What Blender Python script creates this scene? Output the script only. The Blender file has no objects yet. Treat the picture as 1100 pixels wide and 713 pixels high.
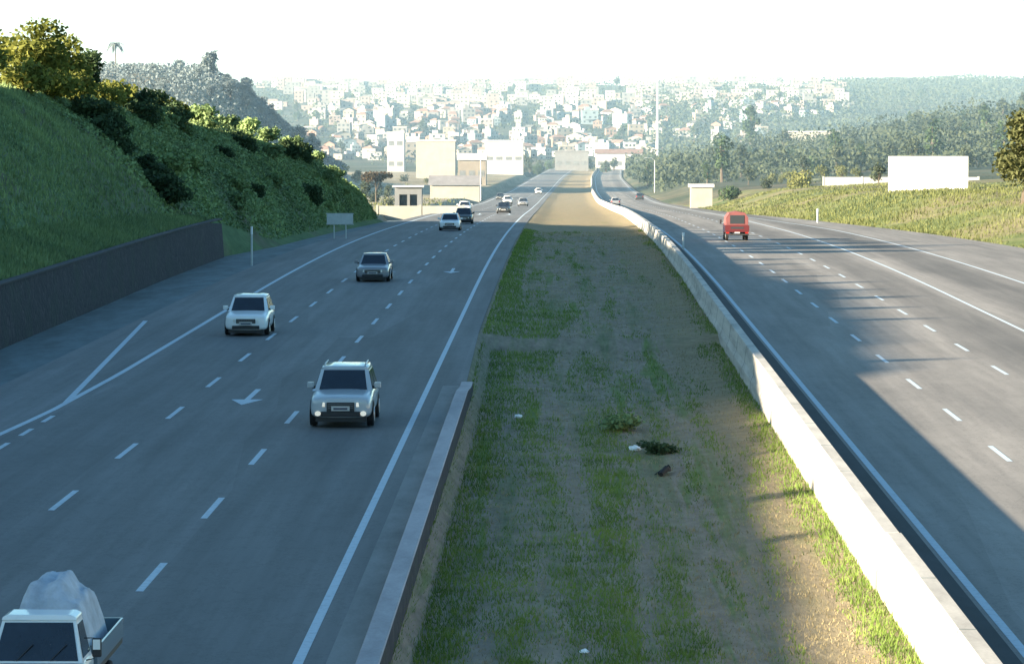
import bpy, bmesh, math, random
import numpy as np
from mathutils import Vector, noise as mnoise

rnd = random.Random(7)
PI = math.pi
scene = bpy.context.scene
COL = scene.collection
F = 3700.0            # focal length in pixels of the 1100 px wide photograph
CAMH = 9.0            # the camera stands on an overpass 9 m above the carriageway

# ------------------------------------------------------------------ helpers
def interp(pts, d):
    if d <= pts[0][0]: return pts[0][1]
    for (a, va), (b, vb) in zip(pts, pts[1:]):
        if d <= b:
            return va + (vb - va) * (d - a) / (b - a)
    return pts[-1][1]

def smooth(pts, d, w):
    return sum(interp(pts, d + w * k / 4) for k in range(-4, 5)) / 9.0

ZR = [(0, 0), (200, 0), (260, -.55), (310, -1.4), (400, -3.1), (530, -6), (700, -9.5), (1000, -14), (1420, -18), (1800, -20)]
CR = [(0, 0), (700, 0), (1000, 1.6), (1420, 5.5), (1800, 13)]
def zr(d): return smooth(ZR, d, min(40, 4 + d * .12))
def cr(d): return smooth(CR, d, min(80, 4 + d * .12))
DIV = lambda d: (min(d, 420) - 57) * .0045         # the right carriageway swings away a little

def fbm(x, y, s, o=3):
    v = 0; a = 1; t = 0
    for i in range(o):
        v += a * mnoise.noise(Vector((x * s, y * s, 3.7 + i * 11))); t += a
        a *= .5; s *= 2.1
    return v / t

def sstep(a, b, x):
    t = max(0., min(1., (x - a) / (b - a)))
    return t * t * (3 - 2 * t)

class MB:
    """collects shapes that become one mesh"""
    def __init__(s): s.v = []; s.f = []; s.m = []; s.uv = None
    def quad(s, a, b, c, d, m=0):
        n = len(s.v); s.v += [a, b, c, d]; s.f.append((n, n+1, n+2, n+3)); s.m.append(m)
    def poly(s, pts, m=0):
        n = len(s.v); s.v += list(pts); s.f.append(tuple(range(n, n+len(pts)))); s.m.append(m)
    def box(s, x0, x1, y0, y1, z0, z1, m=0):
        n = len(s.v)
        s.v += [(x0,y0,z0),(x1,y0,z0),(x1,y1,z0),(x0,y1,z0),(x0,y0,z1),(x1,y0,z1),(x1,y1,z1),(x0,y1,z1)]
        for f in ((0,3,2,1),(4,5,6,7),(0,1,5,4),(1,2,6,5),(2,3,7,6),(3,0,4,7)):
            s.f.append(tuple(n+i for i in f)); s.m.append(m)
    def frustum(s, lo, hi, m=0, caps=True):
        """two loops of equal length"""
        n = len(s.v); k = len(lo); s.v += list(lo) + list(hi)
        for i in range(k):
            j = (i+1) % k; s.f.append((n+i, n+j, n+k+j, n+k+i)); s.m.append(m)
        if caps:
            s.f.append(tuple(n+i for i in range(k-1, -1, -1))); s.m.append(m)
            s.f.append(tuple(n+k+i for i in range(k))); s.m.append(m)
    def loft(s, rings, m=0, caps=True, closed=True):
        n = len(s.v); k = len(rings[0])
        for r in rings: s.v += list(r)
        for a in range(len(rings)-1):
            for i in range(k if closed else k-1):
                j = (i+1) % k
                s.f.append((n+a*k+i, n+a*k+j, n+(a+1)*k+j, n+(a+1)*k+i)); s.m.append(m)
        if caps and closed:
            s.f.append(tuple(n+i for i in range(k-1, -1, -1))); s.m.append(m)
            s.f.append(tuple(n+(len(rings)-1)*k+i for i in range(k))); s.m.append(m)
    def tube(s, pts, radii, k=8, m=0):
        rings = []
        for i, p in enumerate(pts):
            p = Vector(p)
            a = Vector(pts[max(0, i-1)]); b = Vector(pts[min(len(pts)-1, i+1)])
            t = (b-a).normalized()
            u = t.cross(Vector((0,0,1)))
            if u.length < .1: u = t.cross(Vector((1,0,0)))
            u.normalize(); w = t.cross(u)
            r = radii[i] if hasattr(radii, '__len__') else radii
            rings.append([tuple(p + (u*math.cos(2*PI*j/k) + w*math.sin(2*PI*j/k))*r) for j in range(k)])
        s.loft(rings, m)
    def build(s, name, mats, parent=None, smooth_=False, sub=0, bevel=0, loc=None):
        me = bpy.data.meshes.new(name)
        me.from_pydata([tuple(v) for v in s.v], [], s.f)
        if not isinstance(mats, (list, tuple)): mats = [mats]
        for m in mats: me.materials.append(m)
        if len(mats) > 1: me.polygons.foreach_set('material_index', s.m)
        if s.uv:
            l = me.uv_layers.new(name='UVMap')
            flat = []
            for f in s.f:
                for i in f: flat += s.uv[i]
            l.data.foreach_set('uv', flat)
        bm = bmesh.new(); bm.from_mesh(me)
        if sub or bevel: bmesh.ops.remove_doubles(bm, verts=bm.verts, dist=1e-4)
        if not s.uv and len(s.f) < 20000 and s.recalc: bmesh.ops.recalc_face_normals(bm, faces=bm.faces)
        bm.to_mesh(me); bm.free()
        if smooth_ or sub: me.polygons.foreach_set('use_smooth', [True]*len(me.polygons))
        me.update()
        o = bpy.data.objects.new(name, me); COL.objects.link(o)
        if parent: o.parent = parent
        if loc: o.location = loc
        if bevel:
            md = o.modifiers.new('bevel', 'BEVEL'); md.width = bevel; md.segments = 2; md.limit_method = 'ANGLE'; md.angle_limit = .6
        if sub:
            md = o.modifiers.new('subdivision', 'SUBSURF'); md.levels = sub; md.render_levels = sub
        return o
    recalc = True

def tag(o, label=None, cat=None, group=None, kind=None):
    if label: o['label'] = label
    if cat: o['category'] = cat
    if group: o['group'] = group
    if kind: o['kind'] = kind
    return o

def empty(name, loc=(0,0,0), rz=0):
    o = bpy.data.objects.new(name, None); COL.objects.link(o)
    o.location = loc; o.rotation_euler.z = rz
    return o

KIDS = {}
def copy_tree(o, parent=None):
    c = o.copy(); COL.objects.link(c)
    if parent: c.parent = parent
    for ch in o.children: copy_tree(ch, c)
    return c

# ------------------------------------------------------------------ materials
def new_mat(name):
    m = bpy.data.materials.new(name); m.use_nodes = True
    nt = m.node_tree; b = nt.nodes['Principled BSDF']
    return m, nt, b

def L(nt, a, b): nt.links.new(a, b)

def mixrgb(nt, fac, a, b, mode='MIX'):
    n = nt.nodes.new('ShaderNodeMix'); n.data_type = 'RGBA'; n.blend_type = mode
    for idx, v in ((0, fac), (6, a), (7, b)):
        if hasattr(v, 'links'): L(nt, v, n.inputs[idx])
        elif isinstance(v, (tuple, list)): n.inputs[idx].default_value = (*v, 1)
        else: n.inputs[idx].default_value = v
    return n.outputs[2]

def noise_tex(nt, scale, detail=4, rough=.6, vec=None, dim='3D'):
    n = nt.nodes.new('ShaderNodeTexNoise'); n.inputs['Scale'].default_value = scale
    n.inputs['Detail'].default_value = detail; n.inputs['Roughness'].default_value = rough
    if vec is not None: L(nt, vec, n.inputs['Vector'])
    return n.outputs[0]

def ramp(nt, fac, stops):
    n = nt.nodes.new('ShaderNodeValToRGB'); e = n.color_ramp.elements
    while len(e) > 1: e.remove(e[0])
    e[0].position = stops[0][0]; e[0].color = col4(stops[0][1])
    for p, c in stops[1:]:
        x = e.new(p); x.color = col4(c)
    L(nt, fac, n.inputs[0])
    return n.outputs[0]

def col4(c):
    return (c, c, c, 1) if not hasattr(c, '__len__') else (*c, 1)

def geo_pos(nt, scale=(1,1,1)):
    g = nt.nodes.new('ShaderNodeNewGeometry'); mp = nt.nodes.new('ShaderNodeMapping')
    mp.inputs['Scale'].default_value = scale
    L(nt, g.outputs['Position'], mp.inputs[0]); return mp.outputs[0]

def simple(name, c, rough=.7, var=.18, scale=3., metal=0, spec=.5, bump=0, objspace=True, emit=None, coat=0):
    m, nt, b = new_mat(name)
    tc = nt.nodes.new('ShaderNodeTexCoord'); v = tc.outputs['Object' if objspace else 'Generated']
    n = noise_tex(nt, scale, 4, .65, v)
    lo = tuple(x*(1-var) for x in c); hi = tuple(min(1, x*(1+var)) for x in c)
    L(nt, ramp(nt, n, [(.3, lo), (.7, hi)]), b.inputs['Base Color'])
    b.inputs['Roughness'].default_value = rough; b.inputs['Metallic'].default_value = metal
    b.inputs['Specular IOR Level'].default_value = spec
    if coat: b.inputs['Coat Weight'].default_value = coat; b.inputs['Coat Roughness'].default_value = .06
    if bump:
        bp = nt.nodes.new('ShaderNodeBump'); bp.inputs['Strength'].default_value = bump; bp.inputs['Distance'].default_value = .03
        L(nt, noise_tex(nt, scale*8, 5, .7, v), bp.inputs['Height']); L(nt, bp.outputs[0], b.inputs['Normal'])
    if emit:
        b.inputs['Emission Color'].default_value = (*emit[:3], 1); b.inputs['Emission Strength'].default_value = emit[3]
    return m

def foliage(name, dark, mid, light, scale=.25, trans=.25):
    """leaf material: varies from leaf to leaf and from clump to clump"""
    m, nt, b = new_mat(name)
    g = nt.nodes.new('ShaderNodeNewGeometry')
    oi = nt.nodes.new('ShaderNodeObjectInfo')
    a = ramp(nt, g.outputs['Random Per Island'], [(0, dark), (.5, mid), (1, light)])
    n = noise_tex(nt, scale, 3, .6, g.outputs['Position'])
    c = mixrgb(nt, ramp(nt, n, [(.35, 0), (.68, 1)]), a, tuple(x*1.35 for x in light))
    c2 = mixrgb(nt, ramp(nt, oi.outputs['Random'], [(0, 0), (1, .45)]), c, dark)
    L(nt, c2, b.inputs['Base Color'])
    b.inputs['Roughness'].default_value = .75; b.inputs['Specular IOR Level'].default_value = .2
    tr = nt.nodes.new('ShaderNodeBsdfTranslucent'); L(nt, c2, tr.inputs[0])
    mx = nt.nodes.new('ShaderNodeMixShader'); mx.inputs[0].default_value = trans
    out = nt.nodes['Material Output']
    L(nt, b.outputs[0], mx.inputs[1]); L(nt, tr.outputs[0], mx.inputs[2]); L(nt, mx.outputs[0], out.inputs[0])
    return m

def road_mat(name, base, tracks, tone=1.0):
    """asphalt; UV.x = metres across, UV.y = metres along"""
    m, nt, b = new_mat(name)
    uv = nt.nodes.new('ShaderNodeUVMap'); uv.uv_map = 'UVMap'
    mp = nt.nodes.new('ShaderNodeMapping'); mp.inputs['Scale'].default_value = (1, .03, 1); L(nt, uv.outputs[0], mp.inputs[0])
    streak = noise_tex(nt, 1.6, 5, .62, mp.outputs[0])
    mp2 = nt.nodes.new('ShaderNodeMapping'); mp2.inputs['Scale'].default_value = (.35, .06, 1); L(nt, uv.outputs[0], mp2.inputs[0])
    blot = noise_tex(nt, 1.0, 4, .6, mp2.outputs[0])
    fine = noise_tex(nt, 9, 5, .8, uv.outputs[0])
    c0 = tuple(x*.78 for x in base); c1 = tuple(x*1.2 for x in base)
    c = ramp(nt, streak, [(.3, c0), (.7, c1)])
    c = mixrgb(nt, 1., c, ramp(nt, blot, [(.3, .86), (.7, 1.12)]), 'MULTIPLY')
    c = mixrgb(nt, 1., c, ramp(nt, fine, [(.25, .86), (.75, 1.14)]), 'MULTIPLY')
    sx = nt.nodes.new('ShaderNodeSeparateXYZ'); L(nt, uv.outputs[0], sx.inputs[0])
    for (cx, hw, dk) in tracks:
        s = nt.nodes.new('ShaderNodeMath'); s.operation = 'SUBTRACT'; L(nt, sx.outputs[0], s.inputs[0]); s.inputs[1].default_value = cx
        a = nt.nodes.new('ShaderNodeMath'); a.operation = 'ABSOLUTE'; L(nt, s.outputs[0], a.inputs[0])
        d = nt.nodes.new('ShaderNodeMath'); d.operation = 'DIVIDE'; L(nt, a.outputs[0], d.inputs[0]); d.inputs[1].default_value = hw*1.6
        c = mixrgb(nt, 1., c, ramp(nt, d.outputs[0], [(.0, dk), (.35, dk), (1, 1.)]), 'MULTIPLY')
    # repair patches and transverse joints
    mp3 = nt.nodes.new('ShaderNodeMapping'); mp3.inputs['Scale'].default_value = (.27, .018, 1); L(nt, uv.outputs[0], mp3.inputs[0])
    vo = nt.nodes.new('ShaderNodeTexVoronoi'); vo.distance = 'CHEBYCHEV'; vo.inputs['Scale'].default_value = 1.; vo.inputs['Randomness'].default_value = .8; L(nt, mp3.outputs[0], vo.inputs['Vector'])
    bw = nt.nodes.new('ShaderNodeRGBToBW'); L(nt, vo.outputs['Color'], bw.inputs[0])
    c = mixrgb(nt, 1., c, ramp(nt, bw.outputs[0], [(.2, .88), (.5, 1.), (.8, 1.09)]), 'MULTIPLY')
    mp4 = nt.nodes.new('ShaderNodeMapping'); mp4.inputs['Scale'].default_value = (.5, .25, 1); L(nt, uv.outputs[0], mp4.inputs[0])
    cr_ = noise_tex(nt, 1.3, 8, .75, mp4.outputs[0])
    c = mixrgb(nt, 1., c, ramp(nt, cr_, [(.488, 1.), (.5, .72), (.512, 1.)]), 'MULTIPLY')
    L(nt, c, b.inputs['Base Color'])
    b.inputs['Roughness'].default_value = .72; b.inputs['Specular IOR Level'].default_value = .32
    bp = nt.nodes.new('ShaderNodeBump'); bp.inputs['Strength'].default_value = .25; bp.inputs['Distance'].default_value = .01
    L(nt, noise_tex(nt, 30, 3, .7, uv.outputs[0]), bp.inputs['Height']); L(nt, bp.outputs[0], b.inputs['Normal'])
    return m

def ground_mat(name, stops, scale=(.05, .05, .05), fine=1.2, tint2=None, s2=(.02,.02,.02), bump=.5, island=False):
    m, nt, b = new_mat(name)
    p = geo_pos(nt, scale)
    n = noise_tex(nt, 1., 7, .68, p)
    c = ramp(nt, n, stops)
    if tint2:
        c = mixrgb(nt, ramp(nt, noise_tex(nt, 1., 3, .5, geo_pos(nt, s2)), [(.42, 0), (.58, 1)]), c, tint2)
    f = noise_tex(nt, fine, 6, .75, geo_pos(nt, (1, .35, 1)))
    c = mixrgb(nt, 1., c, ramp(nt, f, [(.25, .62), (.75, 1.35)]), 'MULTIPLY')
    L(nt, c, b.inputs['Base Color']); b.inputs['Roughness'].default_value = .95; b.inputs['Specular IOR Level'].default_value = .1
    bp = nt.nodes.new('ShaderNodeBump'); bp.inputs['Strength'].default_value = bump; bp.inputs['Distance'].default_value = .15
    L(nt, f, bp.inputs['Height']); L(nt, bp.outputs[0], b.inputs['Normal'])
    return m

def paint_mat(name, c, wear=.5):
    m, nt, b = new_mat(name)
    p = geo_pos(nt)
    n = noise_tex(nt, 5, 6, .75, p)
    L(nt, ramp(nt, n, [(.28, tuple(x*wear for x in c)), (.5, c)]), b.inputs['Base Color'])
    b.inputs['Roughness'].default_value = .7
    return m

def concrete_mat(name, c, stain=.6, scale=.8):
    m, nt, b = new_mat(name)
    p = geo_pos(nt, (1, .25, 3))
    n = noise_tex(nt, scale, 7, .7, p)
    cc = ramp(nt, n, [(.3, tuple(x*stain for x in c)), (.6, c)])
    f = noise_tex(nt, 14, 4, .7, geo_pos(nt))
    cc = mixrgb(nt, 1., cc, ramp(nt, f, [(.3, .88), (.7, 1.08)]), 'MULTIPLY')
    L(nt, cc, b.inputs['Base Color']); b.inputs['Roughness'].default_value = .85
    return m

def stone_mat(name):
    m, nt, b = new_mat(name)
    g = nt.nodes.new('ShaderNodeNewGeometry'); mp = nt.nodes.new('ShaderNodeMapping')
    mp.inputs['Rotation'].default_value = (PI/2, 0, PI/2)
    L(nt, g.outputs['Position'], mp.inputs[0])
    v = nt.nodes.new('ShaderNodeTexVoronoi'); v.inputs['Scale'].default_value = 3.2; L(nt, g.outputs['Position'], v.inputs['Vector'])
    v2 = nt.nodes.new('ShaderNodeTexVoronoi'); v2.feature = 'DISTANCE_TO_EDGE'; v2.inputs['Scale'].default_value = 3.2; L(nt, g.outputs['Position'], v2.inputs['Vector'])
    bw = nt.nodes.new('ShaderNodeRGBToBW'); L(nt, v.outputs['Color'], bw.inputs[0])
    c = ramp(nt, bw.outputs[0], [(0, (.012,.013,.02)), (.5, (.024,.024,.032)), (1, (.045,.042,.048))])
    c = mixrgb(nt, ramp(nt, v2.outputs['Distance'], [(0, 1), (.06, 0)]), c, (.012,.013,.018))
    c = mixrgb(nt, ramp(nt, noise_tex(nt, .4, 4, .6, g.outputs['Position']), [(.5, 0), (.7, .6)]), c, (.02,.035,.025))
    L(nt, c, b.inputs['Base Color']); b.inputs['Roughness'].default_value = .95
    bp = nt.nodes.new('ShaderNodeBump'); bp.inputs['Strength'].default_value = .8; bp.inputs['Distance'].default_value = .08
    L(nt, v2.outputs['Distance'], bp.inputs['Height']); L(nt, bp.outputs[0], b.inputs['Normal'])
    return m

M = {}
M['road_l'] = road_mat('asphalt_left', (.150,.150,.150), [(-6.0,1.3,.94), (-9.7,1.3,.93), (-13.3,1.3,.95)])
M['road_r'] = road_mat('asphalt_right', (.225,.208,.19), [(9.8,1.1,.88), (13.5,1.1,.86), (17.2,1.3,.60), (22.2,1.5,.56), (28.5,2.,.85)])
M['line'] = paint_mat('road_paint', (.46,.54,.60), .62)
M['concrete'] = concrete_mat('barrier_concrete', (.46,.44,.40), .55)
M['kerb'] = concrete_mat('kerb_concrete', (.40,.37,.38), .6)
M['barrier_shade'] = concrete_mat('shade_strip_concrete', (.035,.04,.045), .5)  # near-black tone standing for shade behind the barrier
M['strip'] = concrete_mat('pale_strip', (.23,.23,.22), .6)
M['gutter'] = concrete_mat('gutter_concrete', (.13,.17,.18), .5)
M['stone'] = stone_mat('dark_stone')
M['median'] = median_mat = ground_mat('median_soil', [(.3, (.11,.15,.06)), (.42, (.21,.195,.125)), (.55, (.27,.22,.17)), (.63, (.15,.19,.065)), (.8, (.08,.16,.04))], (.9,.035,.5), 2.2)
M['terrain'] = ground_mat('dry_and_green_fields', [(.3, (.03,.045,.03)), (.5, (.05,.062,.04)), (.62, (.11,.10,.07))], (.012,.012,.012), .3)
M['dry_ground'] = ground_mat('pale_dry_ground', [(.3, (.14,.15,.08)), (.45, (.24,.215,.15)), (.6, (.30,.265,.19)), (.7, (.15,.16,.09))], (.04,.02,.05), .8)
M['verge'] = ground_mat('lit_verge_grass', [(.3, (.055,.075,.03)), (.43, (.10,.125,.05)), (.54, (.17,.15,.09)), (.66, (.075,.11,.04))], (.05,.02,.05), 1.)
M['hillside'] = ground_mat('hillside_soil', [(.3, (.07,.12,.055)), (.5, (.10,.155,.07)), (.66, (.12,.12,.08))], (.09,.09,.09), 1.2)
M['leaf_slope'] = foliage('slope_leaves', (.085,.135,.07), (.15,.215,.095), (.22,.29,.11), .12, .12)
M['leaf_lit'] = foliage('yellow_green_leaves', (.065,.085,.018), (.15,.165,.03), (.21,.215,.05), .3, .35)
M['leaf_verge'] = foliage('verge_leaves', (.05,.07,.025), (.10,.12,.035), (.155,.16,.06), .09)
M['leaf_olive'] = foliage('olive_leaves', (.02,.028,.012), (.045,.055,.02), (.085,.09,.035), .3)
M['leaf_hazed'] = foliage('hazed_ridge_leaves', (.085,.11,.125), (.105,.135,.145), (.13,.16,.165), .02)  # haze over the left ridge put into the leaf colour as pale blue grey
M['leaf_dark'] = foliage('dark_leaves', (.02,.042,.022), (.036,.065,.03), (.065,.10,.042), .15)
M['leaf_far'] = foliage('far_leaves', (.018,.032,.022), (.036,.052,.032), (.065,.08,.045), .06)
M['leaf_brown'] = foliage('brown_leaves', (.02,.018,.012), (.045,.036,.02), (.09,.06,.03), .3)
M['blade_green'] = foliage('grass_blades', (.06,.11,.022), (.10,.175,.034), (.15,.21,.045), .5)
M['blade_dry'] = foliage('dry_blades', (.15,.125,.07), (.24,.20,.11), (.32,.265,.15), .5)
M['bark'] = simple('bark', (.075,.06,.045), .9, .3, 6)
M['steel'] = simple('galvanised_steel', (.42,.44,.45), .45, .1, 4, metal=.6)
M['whitepaint'] = simple('white_paint', (.72,.74,.74), .5, .06, 2)
M['greypost'] = simple('grey_painted_post', (.5,.52,.5), .6, .1, 4)
M['billboard'] = simple('blank_billboard', (.86,.87,.84), .6, .02, 1)
M['tyre'] = simple('tyre_rubber', (.012,.012,.013), .85, .2, 8)
M['rim'] = simple('alloy_rim', (.35,.36,.38), .35, .1, 6, metal=.8)
M['glass'] = simple('dark_car_glass', (.012,.02,.032), .08, .3, 2, spec=.7)
M['blackplastic'] = simple('black_plastic', (.018,.019,.021), .6, .2, 6)
M['chrome'] = simple('chrome', (.5,.5,.5), .15, .05, 3, metal=1)
M['lamp'] = simple('headlamp_lens', (.75,.74,.68), .15, .05, 6)
M['lamp_on'] = simple('lit_lamp_lens', (.8,.76,.65), .2, .05, 6, emit=(1,.9,.72,.45))
M['red_lens'] = simple('red_lamp_lens', (.35,.015,.01), .2, .1, 6)
M['plate'] = simple('number_plate', (.45,.45,.44), .5, .05, 6)
M['plate_ink'] = simple('plate_band', (.05,.06,.09), .5, .05, 6)
for n, c in (('paint_silver', (.36,.40,.43)), ('paint_white', (.74,.76,.76)), ('paint_blue', (.10,.16,.20)), ('paint_dark', (.03,.035,.04)), ('paint_red', (.10,.016,.018)), ('paint_grey', (.2,.21,.23))):
    M[n] = simple(n, c, .32, .05, 1.2, coat=.8)
M['red_canvas'] = simple('faded_red_canvas', (.17,.055,.055), .85, .2, 2, bump=.4)
M['tarp'] = simple('pale_blue_grey_tarpaulin', (.40,.44,.50), .75, .22, 2.6, bump=.6)
M['litter'] = simple('white_plastic', (.75,.77,.77), .5, .1, 6)
M['rusty'] = simple('rusty_scrap', (.07,.04,.03), .9, .3, 6)
M['earth'] = simple('earth', (.09,.07,.05), .95, .3, 3)
WALLC = {'white': (.36,.37,.37), 'cream': (.29,.285,.255), 'grey': (.15,.16,.17), 'pale blue': (.17,.23,.27), 'pink': (.22,.185,.18), 'brick orange': (.19,.13,.105), 'tan': (.19,.175,.15)}
for k, c in WALLC.items(): M['w_'+k] = simple('wall_'+k.replace(' ', '_'), c, .9, .14, .4)
ROOFC = {'grey': (.17,.17,.18), 'red tiled': (.17,.105,.085), 'pale': (.42,.42,.41), 'dark': (.07,.075,.08)}
for k, c in ROOFC.items(): M['r_'+k] = simple('roof_'+k.replace(' ', '_'), c, .9, .18, .6)
M['window_far'] = simple('hazed_window', (.13,.145,.155), .4, .3, 1)  # lighter than the other window, distance haze put into its colour
M['window'] = simple('dark_window', (.035,.045,.055), .25, .3, 1)

# dry tan median soil; sunlight painted in on the far part and beside the barrier
def sunlit_dry_blend(m, y0, y1, x0, x1, tan):
    nt = m.node_tree; b = nt.nodes['Principled BSDF']; src = b.inputs['Base Color'].links[0].from_socket
    g = nt.nodes.new('ShaderNodeNewGeometry'); sx = nt.nodes.new('ShaderNodeSeparateXYZ'); L(nt, g.outputs['Position'], sx.inputs[0])
    def mr(o, a, c):
        n = nt.nodes.new('ShaderNodeMapRange'); L(nt, o, n.inputs[0]); n.inputs[1].default_value = a; n.inputs[2].default_value = c; return n.outputs[0]
    mx = nt.nodes.new('ShaderNodeMath'); mx.operation = 'MAXIMUM'; L(nt, mr(sx.outputs[1], y0, y1), mx.inputs[0]); L(nt, mr(sx.outputs[0], x0, x1), mx.inputs[1])
    f = mixrgb(nt, 1., mx.outputs[0], ramp(nt, noise_tex(nt, .5, 5, .7, g.outputs['Position']), [(.3, .55), (.6, 1)]), 'MULTIPLY')
    t2 = ramp(nt, noise_tex(nt, 1.3, 6, .8, g.outputs['Position']), [(.3, tuple(v*.7 for v in tan)), (.7, tuple(v*1.25 for v in tan))])
    L(nt, mixrgb(nt, f, src, t2), b.inputs['Base Color'])
sunlit_dry_blend(M['median'], 270, 320, 3.6, 5.0, (.26, .215, .135))

# ------------------------------------------------------------------ stations along the road
ST = []
d = -60.
while d < 1800:
    ST.append(d); d += max(4., d * .022)
ST.append(1800.)
STT = ST + [1900, 2000, 2120, 2240, 2360, 2480, 2600, 2720, 2840, 2960, 3080, 3200, 3350, 3600, 4000, 4600, 5600, 8000, 14000]

def strip(name, xl, xr, mat, lift=0.0, d0=-60, d1=1800, uvc=True, zf=None, stations=None, nx=1):
    """a sheet between two lines across the road, following its curve and profile"""
    mb = MB(); mb.uv = []
    ss = [s for s in (stations or ST) if d0 < s < d1]; ss = [d0] + ss + [d1]
    for s in ss:
        a = xl(s) if callable(xl) else xl; b = xr(s) if callable(xr) else xr
        for i in range(nx + 1):
            x = a + (b - a) * i / nx
            z = zr(s) + lift + (zf(x, s) if zf else 0)
            mb.v.append((x + cr(s), s, z)); mb.uv.append((x, s))
    w = nx + 1
    for j in range(len(ss) - 1):
        for i in range(nx):
            mb.f.append((j*w+i, j*w+i+1, (j+1)*w+i+1, (j+1)*w+i)); mb.m.append(0)
    return mb

def struct(o): o['kind'] = 'structure'; return o

# carriageways
EDGE_L = lambda s: interp([(57, -18.6), (230, -17.9), (345, -16.6), (500, -16.2), (1800, -16)], s)
EDGE_R = lambda s: interp([(57, 32.5), (235, 32), (310, 29), (430, 23.5), (700, 21.2), (1800, 20)], s)
MED_L = lambda s: interp([(57, -3.05), (113, -3.05), (140, -3.25), (400, -3.1), (1800, -2.9)], s)
MED_R = lambda s: 6.68 + DIV(s)
struct(strip('road', EDGE_L, MED_L, 0).build('road', M['road_l']))
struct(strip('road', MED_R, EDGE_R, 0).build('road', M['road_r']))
struct(strip('barrier_shade_strip', lambda s: 6.72+DIV(s), lambda s: 7.6+DIV(s), 0, lift=.004, d0=-60, d1=500).build('barrier_shade_strip', M['barrier_shade']))  # shade on the road side of the barrier, painted as a dark strip
struct(strip('shoulder_strip', -3.8, -3.2, 0, lift=.004, d0=-60, d1=113).build('shoulder_strip', M['strip']))
# gutter between shoulder and wall
struct(strip('gutter', lambda s: interp([(218, -21.5), (240, -19.8), (270, -19.1), (352, -17.8)], s), EDGE_L, 0, lift=-.03, d0=-60, d1=360).build('gutter', M['gutter']))

# ------------------------------------------------------------------ painted markings
def solid(xf, w, d0=-40, d1=1750, lift=.005):
    f = xf if callable(xf) else (lambda s: xf)
    return strip('road_marking', lambda s: f(s)-w/2, lambda s: f(s)+w/2, 0, lift=lift, d0=d0, d1=d1).build('road_marking', M['line'])
RM = []
RM.append(solid(-4.26, .17))
RM.append(solid(lambda s: 7.78+DIV(s), .17))
RM.append(solid(lambda s: interp([(60, -17.0), (85, -16.1), (103, -15.3), (118, -15.1)], s), .20))
RM.append(solid(lambda s: interp([(106, -15.25), (148, -17.8)], s), .2, 106, 148, .010))
RM.append(solid(lambda s: 19.0+DIV(s)*.4, .16))
RM.append(solid(lambda s: interp([(180, 24.5), (300, 23.8), (430, 20.3)], s)+.0, .16, -40, 430))
def dashes(xf, phase, period=11.65, ln=4.1, d0=-30, d1=900, w=.15):
    mb = MB(); mb.uv = []
    k = math.ceil((d0 - phase) / period)
    while phase + k*period < d1:
        m = phase + k*period; a, b = m-ln/2, m+ln/2
        x = xf(m) if callable(xf) else xf
        jit = .02*math.sin(k*7.1)
        n = len(mb.v)
        for (xx, yy) in ((x-w/2+jit, a), (x+w/2+jit, a), (x+w/2+jit, b), (x-w/2+jit, b)):
            mb.v.append((xx+cr(yy), yy, zr(yy)+.006)); mb.uv.append((xx, yy))
        mb.f.append((n, n+1, n+2, n+3)); mb.m.append(0); k += 1
    return mb.build('road_marking', M['line'])
RM.append(dashes(-7.88, 66.3)); RM.append(dashes(-11.5, 67.8))
RM.append(dashes(lambda s: 11.5+DIV(s), 90.7)); RM.append(dashes(lambda s: 15.15+DIV(s)*.8, 96.8))
RM.append(dashes(-15.0, 88, 4.2, 2.1, 40, 103))
def arrow(x, y0):
    mb = MB()
    z = zr(y0)+.006
    # arrow pointing towards the camera (direction of travel), 6 m long
    mb.poly([(x-.09, y0+2, z), (x+.09, y0+2, z), (x+.09, y0+6, z), (x-.09, y0+6, z)])
    mb.poly([(x, y0, z), (x+.5, y0+2, z), (x-.5, y0+2, z)])
    mb.recalc = False
    return mb.build('road_arrow', M['line'])
for x, y in ((-9.75, 105.5), (-9.7, 193), (-6.05, 193), (-6.05, 420), (-9.7, 420)): RM.append(arrow(x, y))
for o in RM: struct(o)

# ------------------------------------------------------------------ median
def med_z(x, s):
    t = (x - MED_L(s)) / (6.3 + DIV(s) - MED_L(s))
    b = -.62 * sstep(0, .05, t) * (1 - .55*sstep(.6, 1., t)) if s < 140 else -.2*sstep(0, .2, t)*(1-sstep(.8, 1, t))
    b *= 1
    return b - .02 + fbm(x, s, .35) * .10 * min(1, 8*t*(1-t))
struct(strip('median_ground', MED_L, lambda s: 6.6+DIV(s), 0, nx=18, zf=med_z, stations=sorted(set(ST + [40+2.*i for i in range(130)]))).build('median_ground', M['median'], smooth_=True))

# low concrete kerb wall along the left side of the median, ends near d = 113
mb = MB(); rings = []
for s in [-60, 0, 30, 60, 90, 108, 112, 114]:
    x = -3.0; h = .26 if s < 110 else .06
    rings.append([(x-.24, s, -.3), (x-.23, s, h-.02), (x-.21, s, h), (x+.14, s, h), (x+.16, s, h-.02), (x+.19, s, -.85)])
mb.loft(rings)
for q in range((len(rings)-1)*6):
    if q % 6 == 4: mb.m[q] = 1  # median-side face takes the dark stone, its shade put into the colour
kw = tag(mb.build('kerb_wall', [M['kerb'], M['stone']]), 'low grey concrete kerb wall between left shoulder and grass median, ending halfway', 'kerb wall')

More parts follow.
